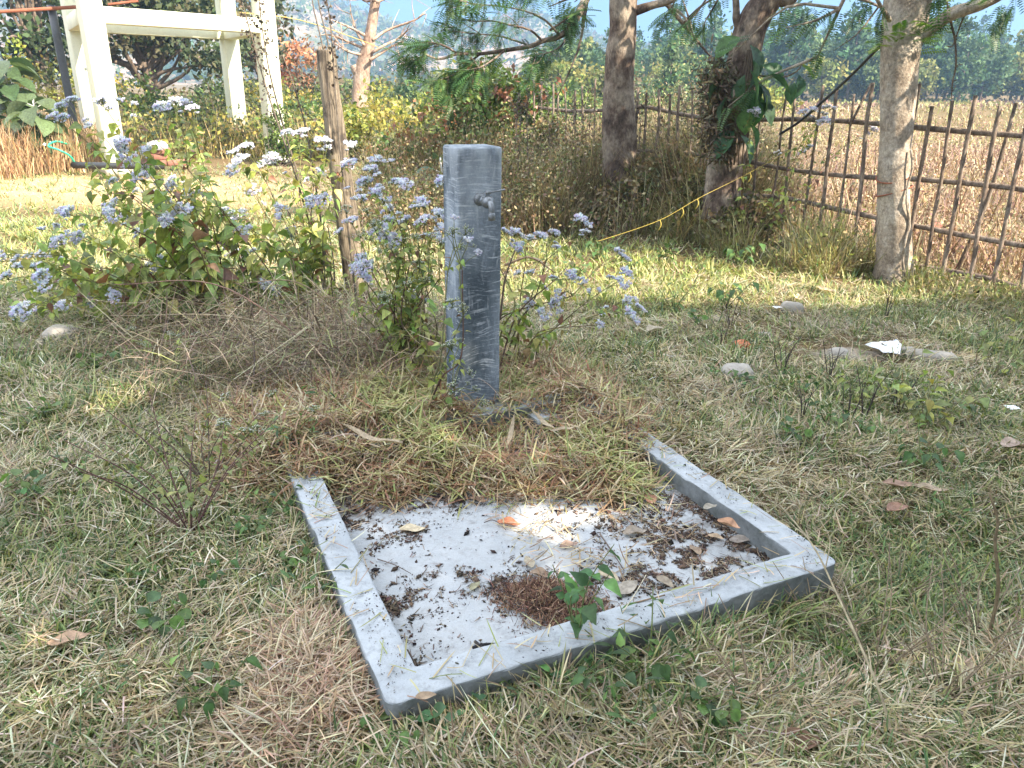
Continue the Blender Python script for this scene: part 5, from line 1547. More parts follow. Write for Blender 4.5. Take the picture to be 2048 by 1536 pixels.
shrub('flowering shrub sprawling low to the left with pale lilac heads', [(-1.75, 4.7), (-1.95, 4.85), (-1.6, 4.55)],
      [(135, 205), (128, 245), (175, 245), (205, 208), (265, 212), (145, 432), (110, 460), (140, 470), (165, 455), (125, 490), (85, 510), (60, 517), (45, 540), (10, 520), (110, 525), (60, 622), (130, 612), (180, 600), (222, 590),
       (235, 408), (225, 428), (250, 298), (18, 560), (90, 560), (-40, 530), (-90, 500), (165, 570)] + [(rng.uniform(0, 330), rng.uniform(470, 690), 'n') for q in range(30)] + [(rng.uniform(120, 300), rng.uniform(280, 470), 'n') for q in range(12)], 4.1, 5.0, 0.11, 3, 0.14, 1.15, scale=1.2)
shrub('tallest lilac flowering shrub before the tower with green pointed leaves', [(-1.7, 5.0), (-1.5, 4.9), (-1.95, 5.1)],
      [(350, 217), (372, 212), (388, 224), (335, 225), (300, 310), (290, 337), (270, 365), (290, 387), (325, 370), (348, 372), (280, 355), (300, 405), (250, 440), (300, 530), (290, 470), (340, 440), (400, 385), (382, 430), (420, 520), (310, 545), (385, 480), (330, 500)] + [(rng.uniform(260, 480), rng.uniform(330, 690), 'n') for q in range(24)] + [(rng.uniform(260, 430), rng.uniform(235, 400), 'n') for q in range(9)], 4.5, 5.3, 0.10, 3, 0.12, 1.1, scale=1.15)
shrub('lilac flowering shrub crowding the foot of the broken wooden post', [(-1.35, 5.0), (-1.2, 5.2), (-1.45, 5.3)],
      [(490, 300), (480, 330), (470, 312), (555, 325), (570, 350), (590, 272), (610, 270), (645, 290), (640, 347), (630, 405), (530, 330), (510, 385), (450, 430), (482, 440), (500, 462), (460, 500), (530, 575), (520, 560), (505, 512), (590, 470), (560, 420), (695, 330), (700, 300)] + [(rng.uniform(440, 740), rng.uniform(300, 690), 'n') for q in range(28)], 4.6, 5.5, 0.10, 3, 0.12, 1.15, scale=1.15)
shrub('flowering shrub with white buds and lilac heads close left of the tap post', [(-0.5, 3.75), (-0.42, 3.6), (-0.55, 3.9)],
      [(770, 327), (745, 350), (760, 377), (720, 385), (722, 407), (790, 372), (780, 427, 'm'), (800, 432, 'm'), (830, 420), (870, 442, 'm'), (850, 412), (765, 470), (730, 527), (715, 542), (810, 462, 'b'), (860, 472), (885, 462), (880, 492, 'm'), (840, 612), (830, 602, 'm'),
       (750, 452, 'b'), (740, 480, 'b'), (760, 505, 'b'), (810, 502, 'b'), (832, 540, 'b'), (800, 580, 'b'), (850, 570, 'b'), (775, 545, 'b'), (790, 480, 'b'), (835, 480, 'b'), (705, 450), (735, 430, 'b'), (770, 600, 'b')] + [(rng.uniform(690, 875), rng.uniform(380, 680), 'n') for q in range(34)], 3.55, 4.05, 0.062, 3, 0.10, 1.25, scale=1.1)
shrub('slender sprig of lilac flowers and buds leaning across the face of the tap post', [(-0.42, 3.3), (-0.40, 3.25)],
      [(908, 440), (936, 487), (930, 470, 'b'), (905, 470, 'b'), (920, 500, 'b'), (925, 622, 'b'), (920, 687, 'b'), (938, 750, 'b'), (950, 782, 'b'), (935, 770, 'b')], 3.10, 3.22, 0.050, 2, 0.04, 0.8, sat=1, scale=1.05)
shrub('flowering shrub behind the tap post drooping its lilac heads to the right', [(-0.12, 3.85), (-0.02, 3.95)],
      [(1030, 472), (1020, 492), (1045, 502), (1075, 477), (1105, 472), (1110, 500), (1165, 447), (1170, 470), (1235, 507), (1062, 552), (1085, 577), (1105, 562), (1120, 592), (1115, 612), (1060, 612), (1150, 557), (1165, 572), (1200, 582), (1210, 620), (1255, 552), (1270, 602), (1275, 622), (1265, 642), (1200, 652), (1008, 470), (890, 372), (1230, 560)],
      3.7, 4.4, 0.065, 3, 0.14, 0.85, sat=1, scale=1.0)
shrub('pale lilac flowering weed growing up through the bamboo fence', [(2.35, 7.55), (2.2, 7.7)], [(1630, 225), (1645, 232), (1612, 238), (1655, 215), (1640, 250), (1730, 268), (1742, 262), (1618, 300), (1500, 225), (1512, 232), (1560, 310)], 7.2, 7.7, 0.07, 3, 0.02, 1.3, 'lilac flowering weeds at the fence', 1, 1.2)

# tall dead seed stalks beside the wooden post
def seed_stalk(label, pts, Y, seeds_from, nseed, group='tall dead seed stalks'):
    pth = np.array([P(x_, y_, Y) for x_, y_ in pts]); pth[0][2] = min(pth[0][2], 0.05)
    root = empty('seed_stalk', (pth[0][0], pth[0][1], 0), label, 'dead stalk', group)
    sp_, rr = smooth_path(pth, np.linspace(0.008, 0.003, len(pth)), 6)
    mk('stem', MB().tube(sp_, rr, 6, col=(0.15, 0.125, 0.105)), M_stem, root)
    b = MB()
    k0 = int(len(sp_) * seeds_from)
    for q in range(nseed):
        o = sp_[rng.integers(k0, len(sp_))]
        if nseed <= 5: break
        e = o + rdir(1)[0] * rng.uniform(0.015, 0.06)
        b.tube([o, e], [0.0015, 0.001], 4, col=(0.12, 0.09, 0.07))
        m_ = 3
        put_leaves(b, LEAF_ROUND, np.tile(e, (m_, 1)) + 0.006 * rng.standard_normal((m_, 3)), rdir(m_), 0.014 + 0.010 * rng.random(m_), pick([(0.10, 0.075, 0.06), (0.14, 0.11, 0.085), (0.07, 0.055, 0.05)], m_), rng.random(m_) * 6)
    if nseed > 5: mk('seed_pods', b, M_dry, root)
seed_stalk('tall dead stalk thick with dark seed pods crossing the far tower column', [(655, 590), (600, 380), (540, 200), (505, 80), (478, -20)], 5.45, 0.45, 60)
seed_stalk('second dead stalk leaning left over the tower with pods on its tip', [(672, 580), (590, 330), (545, 170), (525, 60), (515, -30)], 5.6, 0.6, 46)
seed_stalk('dead stalk rising straight up behind the broken wooden post', [(700, 590), (672, 300), (650, 120), (628, 20), (618, -40)], 5.75, 0.97, 4)
seed_stalk('paired thin dead stalk behind the broken wooden post', [(705, 590), (680, 300), (662, 120), (640, 20), (630, -40)], 5.8, 0.97, 4)
seed_stalk('dead stalk with dark pods along its top right of the broken wooden post', [(712, 580), (690, 400), (672, 200), (662, 60), (650, -20)], 5.25, 0.55, 40)
seed_stalk('short dead stalk bending left below the tower column', [(660, 570), (620, 300), (590, 180), (565, 110)], 5.7, 0.5, 18)
for q, (x0, y0, x1, y1) in enumerate([(640, 600, 575, 420), (660, 600, 640, 400), (690, 600, 700, 380), (650, 590, 610, 460), (670, 590, 655, 450), (700, 600, 690, 470), (720, 590, 725, 440), (630, 600, 560, 480)]):
    seed_stalk('thin bare stalk in the thicket at the foot of the broken wooden post', [(x0, y0), ((x0 + x1) / 2 + 4, (y0 + y1) / 2), (x1, y1)], 5.5 + 0.05 * q, 0.9, 3, 'thin stalks at the foot of the wooden post')
for q in range(16):
    x_, Yq = rng.uniform(1000, 1420), rng.uniform(9.2, 11.3)
    yb = 300
    seed_stalk('brown dead seed stalk in the weeds before the far end of the fence', [(x_, yb), (x_ + rng.uniform(-12, 12), 250), (x_ + rng.uniform(-22, 22), rng.uniform(150, 215))], Yq, 0.3, 40, 'brown dead seed stalks before the far fence')

# the broken wooden post
wy = 5.5
pth = [P(722, 640, wy), P(713, 560, wy), P(700, 470, wy), P(684, 370, wy), P(672, 270, wy), P(660, 180, wy), P(654, 120, wy), P(652, 100, wy)]
wb = MB()
wb.tube(pth, [rad_px(w, wy) for w in (52, 50, 44, 40, 40, 38, 37, 35)], 18, res=8, rough=0.13, squash=0.75)
for q in range(16):
    a = q / 16 * 6.28
    o = pth[-1] + np.array([cos(a) * rad_px(30, wy), sin(a) * rad_px(24, wy), -0.02])
    wb.tube([o - (0, 0, 0.1), o, o + np.array([0, 0, 0.02 + 0.05 * rng.random()])], [0.010, 0.010, 0.002], 5)
for q in range(14):
    t = rng.random() * 0.85 + 0.05
    k = int(t * 6)
    o = pth[k] + (pth[k + 1] - pth[k]) * (t * 6 - k)
    a = rng.uniform(-2.6, -0.5)
    off = np.array([cos(a) * 0.066, sin(a) * 0.05, 0])
    ax = nrm(pth[k + 1] - pth[k])
    wb.tube([o + off * 0.9 - ax * 0.16, o + off, o + off * 0.9 + ax * rng.uniform(0.08, 0.25)], [0.003, 0.011, 0.003], 5)
tag(mk('wooden_post', wb, M_wood, origin=(pth[0][0], pth[0][1], 0), smooth=True), 'broken weathered wooden post with split grain among the flowering shrubs', 'post')

# reclining dead stems of the brush
for q, (pp, r, cl, lab) in enumerate([
        ([(190, 668, 4.3), (300, 600, 4.4), (380, 605, 4.5), (480, 640, 4.6), (700, 660, 4.6)], 0.005, (0.30, 0.22, 0.14), 'long brown stem arching low from the brush to a dried seed head'),
        ([(860, 705, 3.9), (760, 680, 4.0), (660, 650, 4.3), (520, 590, 4.6), (420, 540, 4.7)], 0.007, (0.28, 0.21, 0.14), 'thick dead stem slanting from the post foot up to the left'),
        ([(860, 690, 4.1), (740, 655, 4.3), (640, 648, 4.5), (560, 660, 4.5)], 0.008, (0.50, 0.41, 0.28), 'pale flattened cane lying over the brush left of the post'),
        ([(440, 820, 3.5), (520, 745, 3.6), (600, 705, 3.7), (720, 690, 3.9), (820, 680, 4.0)], 0.005, (0.34, 0.23, 0.17), 'bent reddish stem in front of the brush'),
        ([(230, 690, 4.2), (350, 680, 4.3), (460, 650, 4.4), (560, 600, 4.6)], 0.0035, (0.32, 0.18, 0.12), 'thin reddish stem low under the sprawling shrub'),
        ([(480, 812, 3.55), (580, 812, 3.5), (680, 811, 3.45)], 0.006, (0.46, 0.40, 0.30), 'straight pale straw cane lying level in the grass left of the post'),
        ([(1010, 530, 4.0), (1060, 515, 4.1), (1110, 545, 4.1)], 0.007, (0.40, 0.26, 0.17), 'dry brown bent cane right behind the tap post'),
        ([(1000, 640, 3.8), (1010, 560, 3.85), (1030, 500, 3.9)], 0.006, (0.14, 0.10, 0.08), 'dark upright dead stem right behind the tap post')]):
    pts = [P(*w) for w in pp]
    for w in pts: w[2] = max(w[2], 0.03)
    tag(mk('dry_cane', MB().tube(pts, np.linspace(r, r * 0.6, len(pts)), 6, res=6, col=cl, rough=0.1), M_stem, origin=pts[0]), lab, 'dry cane')
for q in range(22):
    x0, x1 = rng.uniform(480, 860), rng.uniform(180, 720)
    Ya = rng.uniform(3.6, 4.6)
    p0, p1 = G(x0, rng.uniform(690, 800)), P(x1, rng.uniform(560, 760), Ya)
    p0[2] = 0.02; p1[2] = max(p1[2], 0.05)
    md = (p0 + p1) / 2 + np.array([0, 0, rng.uniform(0.08, 0.25)])
    cl = [(0.30, 0.22, 0.14), (0.22, 0.15, 0.10), (0.44, 0.36, 0.25), (0.26, 0.16, 0.12), (0.16, 0.12, 0.09)][q % 5]
    tag(mk('dry_cane', MB().tube([p0, md, p1], [0.0045, 0.004, 0.002], 6, res=8, col=cl, rough=0.1), M_stem, origin=p0), 'thin dead cane arching in the brush left of the tap post', 'dry cane', 'thin dead canes in the brush')
o = P(195, 680, 4.28)
b = MB()
for q in range(44):
    e = o + np.array([rng.uniform(-0.13, 0.13), rng.uniform(-0.05, 0.05), rng.uniform(-0.07, 0.02)])
    b.tube([o + (0.03, 0, 0.03), (o + e) / 2 + (0, 0, 0.02), e], [0.001, 0.001, 0.0008], 4, col=(0.4, 0.35, 0.22))
    d = nrm(e - o)[None]
    d, y_, z_ = frames(d)
    b.inst(OCTA, e[None], d * 0.012, y_ * 0.004, z_ * 0.004, pick([(0.66, 0.60, 0.44), (0.56, 0.48, 0.30)], 1)[0])
tag(mk('dried_flower', b, M_flower, origin=o), 'cream dried seed head hanging at the end of a low stem', 'dried flower')

# ------------------------------------------------------------------ weeds in the turf
def weed(name, label, px, py, h, stems, lv, lsize, tmpl, cols, spread=0.5, scol=(0.15, 0.18, 0.07), group=None, heads=0, r=0.0022, leaf_from=0.2, cat='plant', z0=None):
    base = G(px, py); base[2] = float(surf(base[0], base[1])) if z0 is None else z0
    root = empty(name, base, label, cat, group)
    sm, lm = MB(), MB()
    O, D, S, E_ = [], [], [], []
    for q in range(stems):
        a = q / stems * 6.28 + rng.random()
        d = np.array([cos(a) * spread, sin(a) * spread, 1.0]) * h * rng.uniform(0.7, 1.15)
        p1 = base + d * 0.5 + np.array([0, 0, h * 0.08]) + rng.standard_normal(3) * h * 0.06
        sp_, rr = smooth_path([base - (0, 0, 0.01), p1, base + d], [r, r * 0.8, r * 0.5], 5)
        sm.tube(sp_, rr, 5, col=scol)
        E_.append(sp_[-1])
        for w in range(lv):
            t = leaf_from + (1 - leaf_from) * (w + rng.random() * 0.7) / lv
            k = min(int(t * (len(sp_) - 1)), len(sp_) - 2)
            ax = nrm(sp_[k + 1] - sp_[k])
            sd2 = nrm(np.cross(ax, rdir(1)[0]))
            O.append(sp_[k]); D.append(nrm(sd2 + ax * 0.5 - (0, 0, 0.2))); S.append(lsize * rng.uniform(0.6, 1.25))
    if O: put_leaves(lm, tmpl, np.array(O), np.array(D), np.array(S), pick(cols, len(O), 0.2), rng.standard_normal(len(O)) * 0.35)
    mk('stems', sm, M_stem, root)
    if O: mk('leaves', lm, M_leaf, root)
    if heads:
        for e in E_[:heads]:
            o = bpy.data.objects.new('bud_head', BUDS[int(rng.integers(3))]); C.objects.link(o); o.parent = root
            o.location = e - base; o.scale = (0.7, 0.7, 0.7); o.rotation_euler = (rng.uniform(-.4, .4), rng.uniform(-.4, .4), rng.random() * 6)
    return root
NET = [(0.09, 0.19, 0.07), (0.12, 0.24, 0.08), (0.07, 0.15, 0.06)]
weed('nettle_plant', 'green nettle like plant growing up against the near kerb', 1150, 1345, 0.26, 5, 6, 0.055, LEAF_OVATE, NET, 0.35)
weed('nettle_plant', 'small second nettle like plant low before the near kerb', 1125, 1380, 0.12, 4, 4, 0.045, LEAF_OVATE, NET, 0.7)
weed('round_leaf_plant', 'dark round leaved plant at the near left corner of the kerb', 905, 1455, 0.10, 8, 4, 0.040, LEAF_ROUND, [(0.06, 0.13, 0.06), (0.09, 0.18, 0.08), (0.20, 0.24, 0.07)], 0.8)
weed('budding_weed', 'weed with cream white buds left of the straw heap', 545, 945, 0.24, 12, 4, 0.035, LEAF_LANCE, SHLEAF, 0.75, heads=10)
weed('budding_weed', 'weed with white buds under the sprawling shrub', 345, 745, 0.20, 7, 3, 0.045, LEAF_OVATE, SHLEAF, 0.9, heads=6)
weed('palmate_plant', 'green plant of fingered leaves at the left edge of the straw heap', 640, 870, 0.18, 6, 6, 0.05, LEAF_LANCE, NET, 0.6)
weed('palmate_plant', 'dark green plant beside the far left end of the kerb', 600, 960, 0.17, 6, 6, 0.045, LEAF_LANCE, NET, 0.6)
weed('woody_weed', 'purplish woody weed with spreading nearly bare branches left of the platform', 385, 1085, 0.40, 13, 8, 0.030, LEAF_OVATE, [(0.26, 0.27, 0.09), (0.20, 0.24, 0.09)], 0.85, (0.16, 0.09, 0.08), r=0.003, leaf_from=0.35)
weed('woody_weed', 'grey brown woody weed with few leaves above the purplish one', 420, 985, 0.30, 12, 7, 0.03, LEAF_OVATE, [(0.24, 0.26, 0.09), (0.2, 0.2, 0.08)], 0.8, (0.15, 0.11, 0.09), r=0.003, leaf_from=0.5)
weed('yellowing_plant', 'yellowing leafy plant at the right edge among the grass', 1850, 870, 0.30, 13, 6, 0.060, LEAF_OVATE, [(0.30, 0.34, 0.10), (0.22, 0.28, 0.09), (0.38, 0.36, 0.10), (0.16, 0.22, 0.08)], 0.85, (0.24, 0.22, 0.12))
weed('yellowing_plant', 'smaller yellow green plant right of the dirt patch', 1720, 820, 0.2, 7, 6, 0.045, LEAF_OVATE, [(0.30, 0.34, 0.10), (0.20, 0.26, 0.09)], 0.8, (0.24, 0.22, 0.12))
weed('yellowing_plant', 'thin yellow leaved plant below the right end of the fence', 1990, 760, 0.32, 6, 5, 0.05, LEAF_OVATE, [(0.34, 0.35, 0.10), (0.20, 0.26, 0.09)], 0.6, (0.24, 0.2, 0.12))
DK = (0.07, 0.055, 0.05)
for q, (x_, y_, h_, lab) in enumerate([(1655, 775, 0.22, 'blackened dead weed at the left of the dirt patch'), (1460, 660, 0.22, 'dark dead weed in the shade beyond the heap'), (1725, 850, 0.28, 'blackened dead weed in front of the pale stone'), (1560, 770, 0.24, 'blackened dead weed beside the orange brick lump'),
                                     (1690, 870, 0.24, 'blackened dead weed lowest below the dirt patch'), (1600, 860, 0.2, 'blackened dead weed amid green sprouts'), (1795, 840, 0.22, 'blackened dead weed right of the white plastic'), (1770, 640, 0.25, 'dark dead weed before the pale fence tree'), (1440, 700, 0.16, 'short dark dead weed beyond the heap')]):
    weed('dead_weed', lab, x_, y_, h_, 5, 5, 0.018, LEAF_LANCE, [(0.10, 0.07, 0.06), (0.14, 0.10, 0.08)], 0.28, DK, 'blackened dead weeds on the right', r=0.0026)
for q, (x_, y_, h_, lab) in enumerate([(1750, 1330, 0.26, 'dry twiggy weed at the right end of the near kerb'), (1880, 1420, 0.3, 'large dry twiggy weed low at the right'), (1640, 1260, 0.2, 'dry twiggy weed before the far half of the near kerb'), (1960, 1290, 0.28, 'dry twiggy weed at the right edge'), (1500, 1420, 0.2, 'dry twiggy weed in the green turf at the bottom'), (1800, 1180, 0.2, 'dry twiggy weed right of the kerb corner')]):
    weed('dry_weed', lab, x_, y_, h_, 11, 5, 0.014, LEAF_LANCE, [(0.42, 0.36, 0.25), (0.3, 0.25, 0.16)], 0.75, (0.26, 0.20, 0.14), 'dry twiggy weeds at the lower right', r=0.0022)
sprout = None
spots = [(1430, 770), (1480, 790), (1540, 810), (1600, 800), (1420, 700), (1390, 660), (1500, 700), (1650, 870), (1720, 890), (1580, 900), (1350, 620), (1450, 620), (1800, 900), (180, 760), (120, 800), (240, 740), (300, 760), (90, 860), (1240, 1330), (1300, 1380), (1350, 1330), (1420, 1480), (1250, 1490),
         (560, 1050), (500, 1100), (590, 1150), (640, 1210), (430, 1200), (280, 1180), (330, 1290), (240, 1420), (420, 1450), (770, 1500), (850, 1510), (1050, 1410), (1200, 1420), (1560, 1380), (1680, 1340), (1900, 1050), (1830, 960), (1600, 950), (60, 1010), (160, 960), (1200, 520), (1260, 540), (1330, 520), (1400, 540), (1470, 530), (1550, 520), (1150, 560), (1620, 545)]
for q, (x_, y_) in enumerate(spots):
    p = G(x_ + rng.uniform(-8, 8), y_)
    p[2] = float(gz(p[0], p[1])) + 0.01
    if q < 4:
        w = weed('sprout', 'small green leafy sprout in the turf', x_, y_, 0.07 + 0.02 * q, 6, 4, 0.030 + 0.004 * q, [LEAF_OVATE, LEAF_ROUND, LEAF_LANCE, LEAF_OVATE][q], [(0.10, 0.19, 0.06), (0.15, 0.25, 0.07), (0.08, 0.15, 0.06)], 0.8, group='small green sprouts in the turf')
        sprout = (sprout or []) + [w]
    else:
        copy_thing(sprout[q % 4], p, rng.random() * 6.28, rng.uniform(0.7, 1.3) * (1.5 if p[1] > 5 else 1))
# dry stalks standing at the right
def stalk(label, pp, r, col, side=()):
    pts = [P(*w) for w in pp]
    b = MB().tube(pts, np.linspace(r, r * 0.5, len(pts)), 7, res=6, col=col, rough=0.08)
    for s_ in side:
        sp_ = [P(*w) for w in s_]
        b.tube(sp_, np.linspace(r * 0.5, r * 0.25, len(sp_)), 5, res=4, col=col)
    tag(mk('dry_stalk', b, M_stem, origin=pts[0]), label, 'dry stalk')
g1 = G(1975, 1290)
stalk('bare brown stalk standing upright at the right edge', [(1975, 1285, g1[1]), (1996, 1180, g1[1] - .02), (1990, 1090, g1[1] - .03), (1995, 1040, g1[1] - .03), (1980, 990, g1[1] - .02)], 0.0055, (0.21, 0.16, 0.10), [[(1994, 1045, g1[1] - .03), (2030, 1035, g1[1]), (2060, 1030, g1[1])], [(1994, 1105, g1[1] - .03), (2030, 1082, g1[1]), (2060, 1060, g1[1])]])
g2 = G(1800, 1560)
stalk('long pale dry stem leaning from the lower right over the kerb corner', [(1805, 1560, g2[1]), (1765, 1400, g2[1] + 0.08), (1720, 1290, g2[1] + 0.2), (1670, 1180, g2[1] + 0.36), (1625, 1090, g2[1] + 0.5), (1560, 1010, g2[1] + 0.62)], 0.004, (0.36, 0.30, 0.20),
      [[(1670, 1180, g2[1] + .36), (1640, 1160, g2[1] + .4), (1600, 1130, g2[1] + .45)], [(1720, 1290, g2[1] + .2), (1690, 1240, g2[1] + .25), (1640, 1220, g2[1] + .3)], [(1650, 1140, g2[1] + .42), (1660, 1080, g2[1] + .5), (1640, 1040, g2[1] + .55)]])
g3 = G(1600, 1300)
stalk('thick dead stem lying bent in the grass right of the near kerb', [(1605, 1252, g3[1] + .1), (1640, 1290, g3[1] + .05), (1680, 1310, g3[1] + .03), (1720, 1305, g3[1] + .03), (1780, 1235, g3[1] + .14)], 0.005, (0.34, 0.27, 0.20))
stalk('slim stem lying along the top of the near kerb', [(1300, 1232, 2.05), (1360, 1220, 2.07), (1430, 1217, 2.06), (1480, 1222, 2.03), (1530, 1250, 1.98)], 0.003, (0.32, 0.25, 0.17))

# ------------------------------------------------------------------ litter on and round the platform
def dryleaf(label, px, py, size, head, curl, col, z=None, group=None, tmpl=None, tilt=0.0, name='dry_leaf'):
    b = MB()
    p = G(px, py, FZ + 0.01 if z is None else z)
    zs = float(surf(p[0], p[1])) if z is None else z
    p = G(px, py, zs + 0.008)
    n_, w_ = 9, 7
    u, v = np.meshgrid(np.linspace(0, 1, n_), np.linspace(-1, 1, w_), indexing='ij')
    hw = (tmpl or 0.26) * np.sin(pi * np.clip(u, 0.02, 0.98) ** 0.8) ** 0.8 + 0.004
    lz = curl * (v * hw) ** 2 * 3.0 + 0.25 * abs(curl) * (u - 0.5) ** 2 + 0.03 * np.sin(u * 9 + v * 3 + px) * np.abs(v) + 0.02 * (np.abs(v) < 0.1)
    Lx, Ly = (u - 0.5) * size, v * hw * size
    lz = lz * size
    c, s_ = cos(head), sin(head)
    V = np.stack([p[0] + c * Lx - s_ * Ly, p[1] + s_ * Lx + c * Ly, p[2] + lz - lz.min() + Lx * tilt - (Lx * tilt).min()], -1).reshape(-1, 3)
    Q = [[a_ * w_ + k, (a_ + 1) * w_ + k, (a_ + 1) * w_ + k + 1, a_ * w_ + k + 1] for a_ in range(n_ - 1) for k in range(w_ - 1)]
    b.add(V, Q, None, col)
    tag(mk(name, b, M_dry, origin=p, smooth=True), label, 'leaf', group)
DL = [('orange brown leaf lying near the straw heap on the slab', 1018, 1047, .085, -.2, .8, (0.50, 0.20, 0.11)), ('pale tan drop shaped leaf on the middle of the slab', 1058, 1124, .065, 1.9, .4, (0.42, 0.36, 0.28)), ('brown curled leaf just below the pale tan one', 1082, 1150, .075, -.3, 1.0, (0.33, 0.24, 0.18)),
      ('pale grey leaf at the edge of the straw heap', 1042, 994, .08, .9, .5, (0.40, 0.35, 0.30)), ('purplish brown leaf right of the slab middle', 1138, 1090, .07, .4, .6, (0.28, 0.20, 0.17)), ('long tan leaf lying toward the near kerb', 1218, 1152, .08, -.7, .5, (0.44, 0.36, 0.26)),
      ('torn grey leaf beside the long tan one', 1255, 1176, .10, .8, .3, (0.38, 0.33, 0.28)), ('reddish tan curled leaf by the far kerb', 1457, 1050, .08, -.6, 1.2, (0.45, 0.26, 0.17)), ('wide grey leaf against the right kerb', 1482, 1080, .085, .2, .4, (0.34, 0.29, 0.26)),
      ('red brown leaf standing in the straw on the slab', 1300, 998, .085, 1.6, .7, (0.36, 0.19, 0.13)), ('brown broken leaf under the straw heap edge', 1165, 992, .085, -.2, .6, (0.33, 0.22, 0.16)), ('grey crumpled leaf left of the far litter', 1270, 1065, .09, .3, .9, (0.32, 0.27, 0.23)),
      ('small grey leaf close to the right kerb', 1420, 1014, .06, .5, .6, (0.37, 0.33, 0.28)), ('small tan leaf before the wide grey one', 1432, 1074, .055, -.4, .6, (0.44, 0.32, 0.22)), ('pale straw coloured leaf near the left kerb', 825, 1058, .09, 0.0, .3, (0.58, 0.48, 0.34)),
      ('small orange leaf scrap in the near corner of the slab', 908, 1318, .03, .3, .7, (0.5, 0.24, 0.1)), ('small olive leaf left of the rootlet mat', 950, 1172, .05, 1.0, .5, (0.32, 0.30, 0.2)), ('brown leaf resting at the right of the litter', 1390, 1100, .06, 2.0, .6, (0.30, 0.22, 0.16)),
      ('dark brown leaf at the left of the heap edge', 955, 1000, .07, 2.6, .8, (0.25, 0.16, 0.11)), ('grey brown leaf in the litter by the near kerb', 1330, 1165, .07, -.9, .7, (0.33, 0.27, 0.21))]
for lab, x_, y_, s_, a, cu, cl in DL: dryleaf(lab, x_, y_, s_, a, cu, cl)
dryleaf('brown leaf lying on top of the near kerb', 852, 1392, .05, .2, .4, (0.36, 0.26, 0.18), KZ + 0.002)
for lab, x_, y_, s_, a, cu, cl, w in [('large mottled yellow and grey leaf in the green turf at the bottom', 1145, 1418, .14, -.1, .4, (0.38, 0.32, 0.18), .22), ('dark brown crumpled leaf at the bottom right', 1600, 1490, .11, .3, .9, (0.24, 0.14, 0.10), .3), ('tan pink leaf in the grass at the left', 138, 1278, .10, .45, .5, (0.44, 0.29, 0.20), .24),
                                      ('brown leaf in the grass at the far right', 1800, 970, .13, -.1, .8, (0.32, 0.21, 0.16), .2), ('grey brown leaf right of another in the grass', 1862, 978, .12, -.3, .7, (0.38, 0.29, 0.22), .2), ('reddish leaf in the grass right of the kerb', 1795, 1018, .10, .4, .8, (0.34, 0.2, 0.15), .28),
                                      ('pinkish leaf at the right edge below the fence', 2030, 890, .14, .2, .6, (0.42, 0.32, 0.27), .28), ('curled pale leaf on the sunny grass edge', 1596, 596, .18, 1.3, 1.4, (0.52, 0.42, 0.29), .2), ('second curled pale leaf on the sunny grass edge', 1650, 582, .22, 1.9, 1.3, (0.50, 0.38, 0.27), .16),
                                      ('brown leaf in the shade left of the orange brick lump', 1310, 660, .14, .6, .9, (0.44, 0.38, 0.30), .28), ('dry leaf low in the right hand grass', 1925, 1330, .09, 1.2, .8, (0.33, 0.25, 0.18), .28), ('small dry leaf between the turf and the dead tuft', 575, 1335, .05, .6, .3, (0.2, 0.15, 0.12), .3)]:
    p = G(x_, y_); dryleaf(lab, x_, y_, s_, a, cu, cl, float(gz(p[0], p[1])) + 0.045, tmpl=w)
for lab, x_, y_, z_, s_, a, cu, w, ti in [('long papery dry leaf sheath left of the straw heap', 745, 885, .17, .27, -.35, 1.1, .055, -.12), ('pale long leaf blade standing before the post foot', 1022, 880, .14, .15, 1.4, .9, .06, .5), ('curled pale leaf blade on the heap right of the post', 1085, 852, .17, .14, 2.3, 1.3, .08, .3),
                                        ('folded brown leaf blade on the heap right of the post', 1125, 862, .16, .11, .2, 1.3, .12, .1), ('long twisted leaf blade below the shrub left of the post', 738, 585, .3, .34, 1.9, .6, .07, .6), ('pale bract hanging right behind the post', 1075, 530, .42, .16, -.3, .9, .14, -.3)]:
    dryleaf(lab, x_, y_, s_, a, cu, (0.43, 0.34, 0.24), z_, tmpl=w, tilt=ti, name='dry_leaf')

# soil crumbs and litter on the slab: dust, crumbs and clods thickest at the back, the right and along the left kerb
PATCH = [(775, 1238, 62, 22, .9), (745, 1180, 36, 16, .6), (845, 1208, 60, 12, .6), (728, 1098, 45, 20, .7), (715, 1058, 30, 16, .8), (820, 1085, 40, 16, .5), (912, 1172, 75, 13, .5), (960, 1202, 45, 10, .4), (1400, 1128, 120, 42, .9), (1330, 1172, 110, 24, .9),
         (1300, 1082, 100, 34, .55), (1450, 1010, 90, 60, .9), (1240, 1030, 110, 22, .6), (820, 1340, 22, 36, .6), (1120, 1070, 60, 14, .2), (880, 1020, 90, 20, .4), (700, 1030, 40, 20, .8), (1500, 1100, 60, 40, .7), (1090, 1215, 110, 40, .8)]
n = 230000
a, t = rng.uniform(KW, PL - KW, n), rng.uniform(KW, 1.15, n)
q = PO + a[:, None] * PU + t[:, None] * PV
px, py = scr(q[:, 0], q[:, 1])
dens = 0.012 + 0 * a
for cx_, cy_, rx2, ry2, w_ in PATCH: dens = dens + w_ * soft(px, py, cx_, cy_, rx2, ry2)
nz_ = 0.55 * vnoise(a, t, 0.045, 171) + 0.45 * vnoise(a, t, 0.018, 173)
dens = dens * np.clip((nz_ - 0.42) * 5, 0, 1.3) + 0.006 * (nz_ > 0.5)
k = rng.random(n) < dens * 0.72
a, t, q = a[k], t[k], q[k]; n = len(a)
dl = MB()
sz = np.clip(0.0013 * np.exp(0.7 * rng.standard_normal(n)), 0.0006, 0.011)
d, y_, z_ = frames(rdir(n) * (1, 1, 0.3))
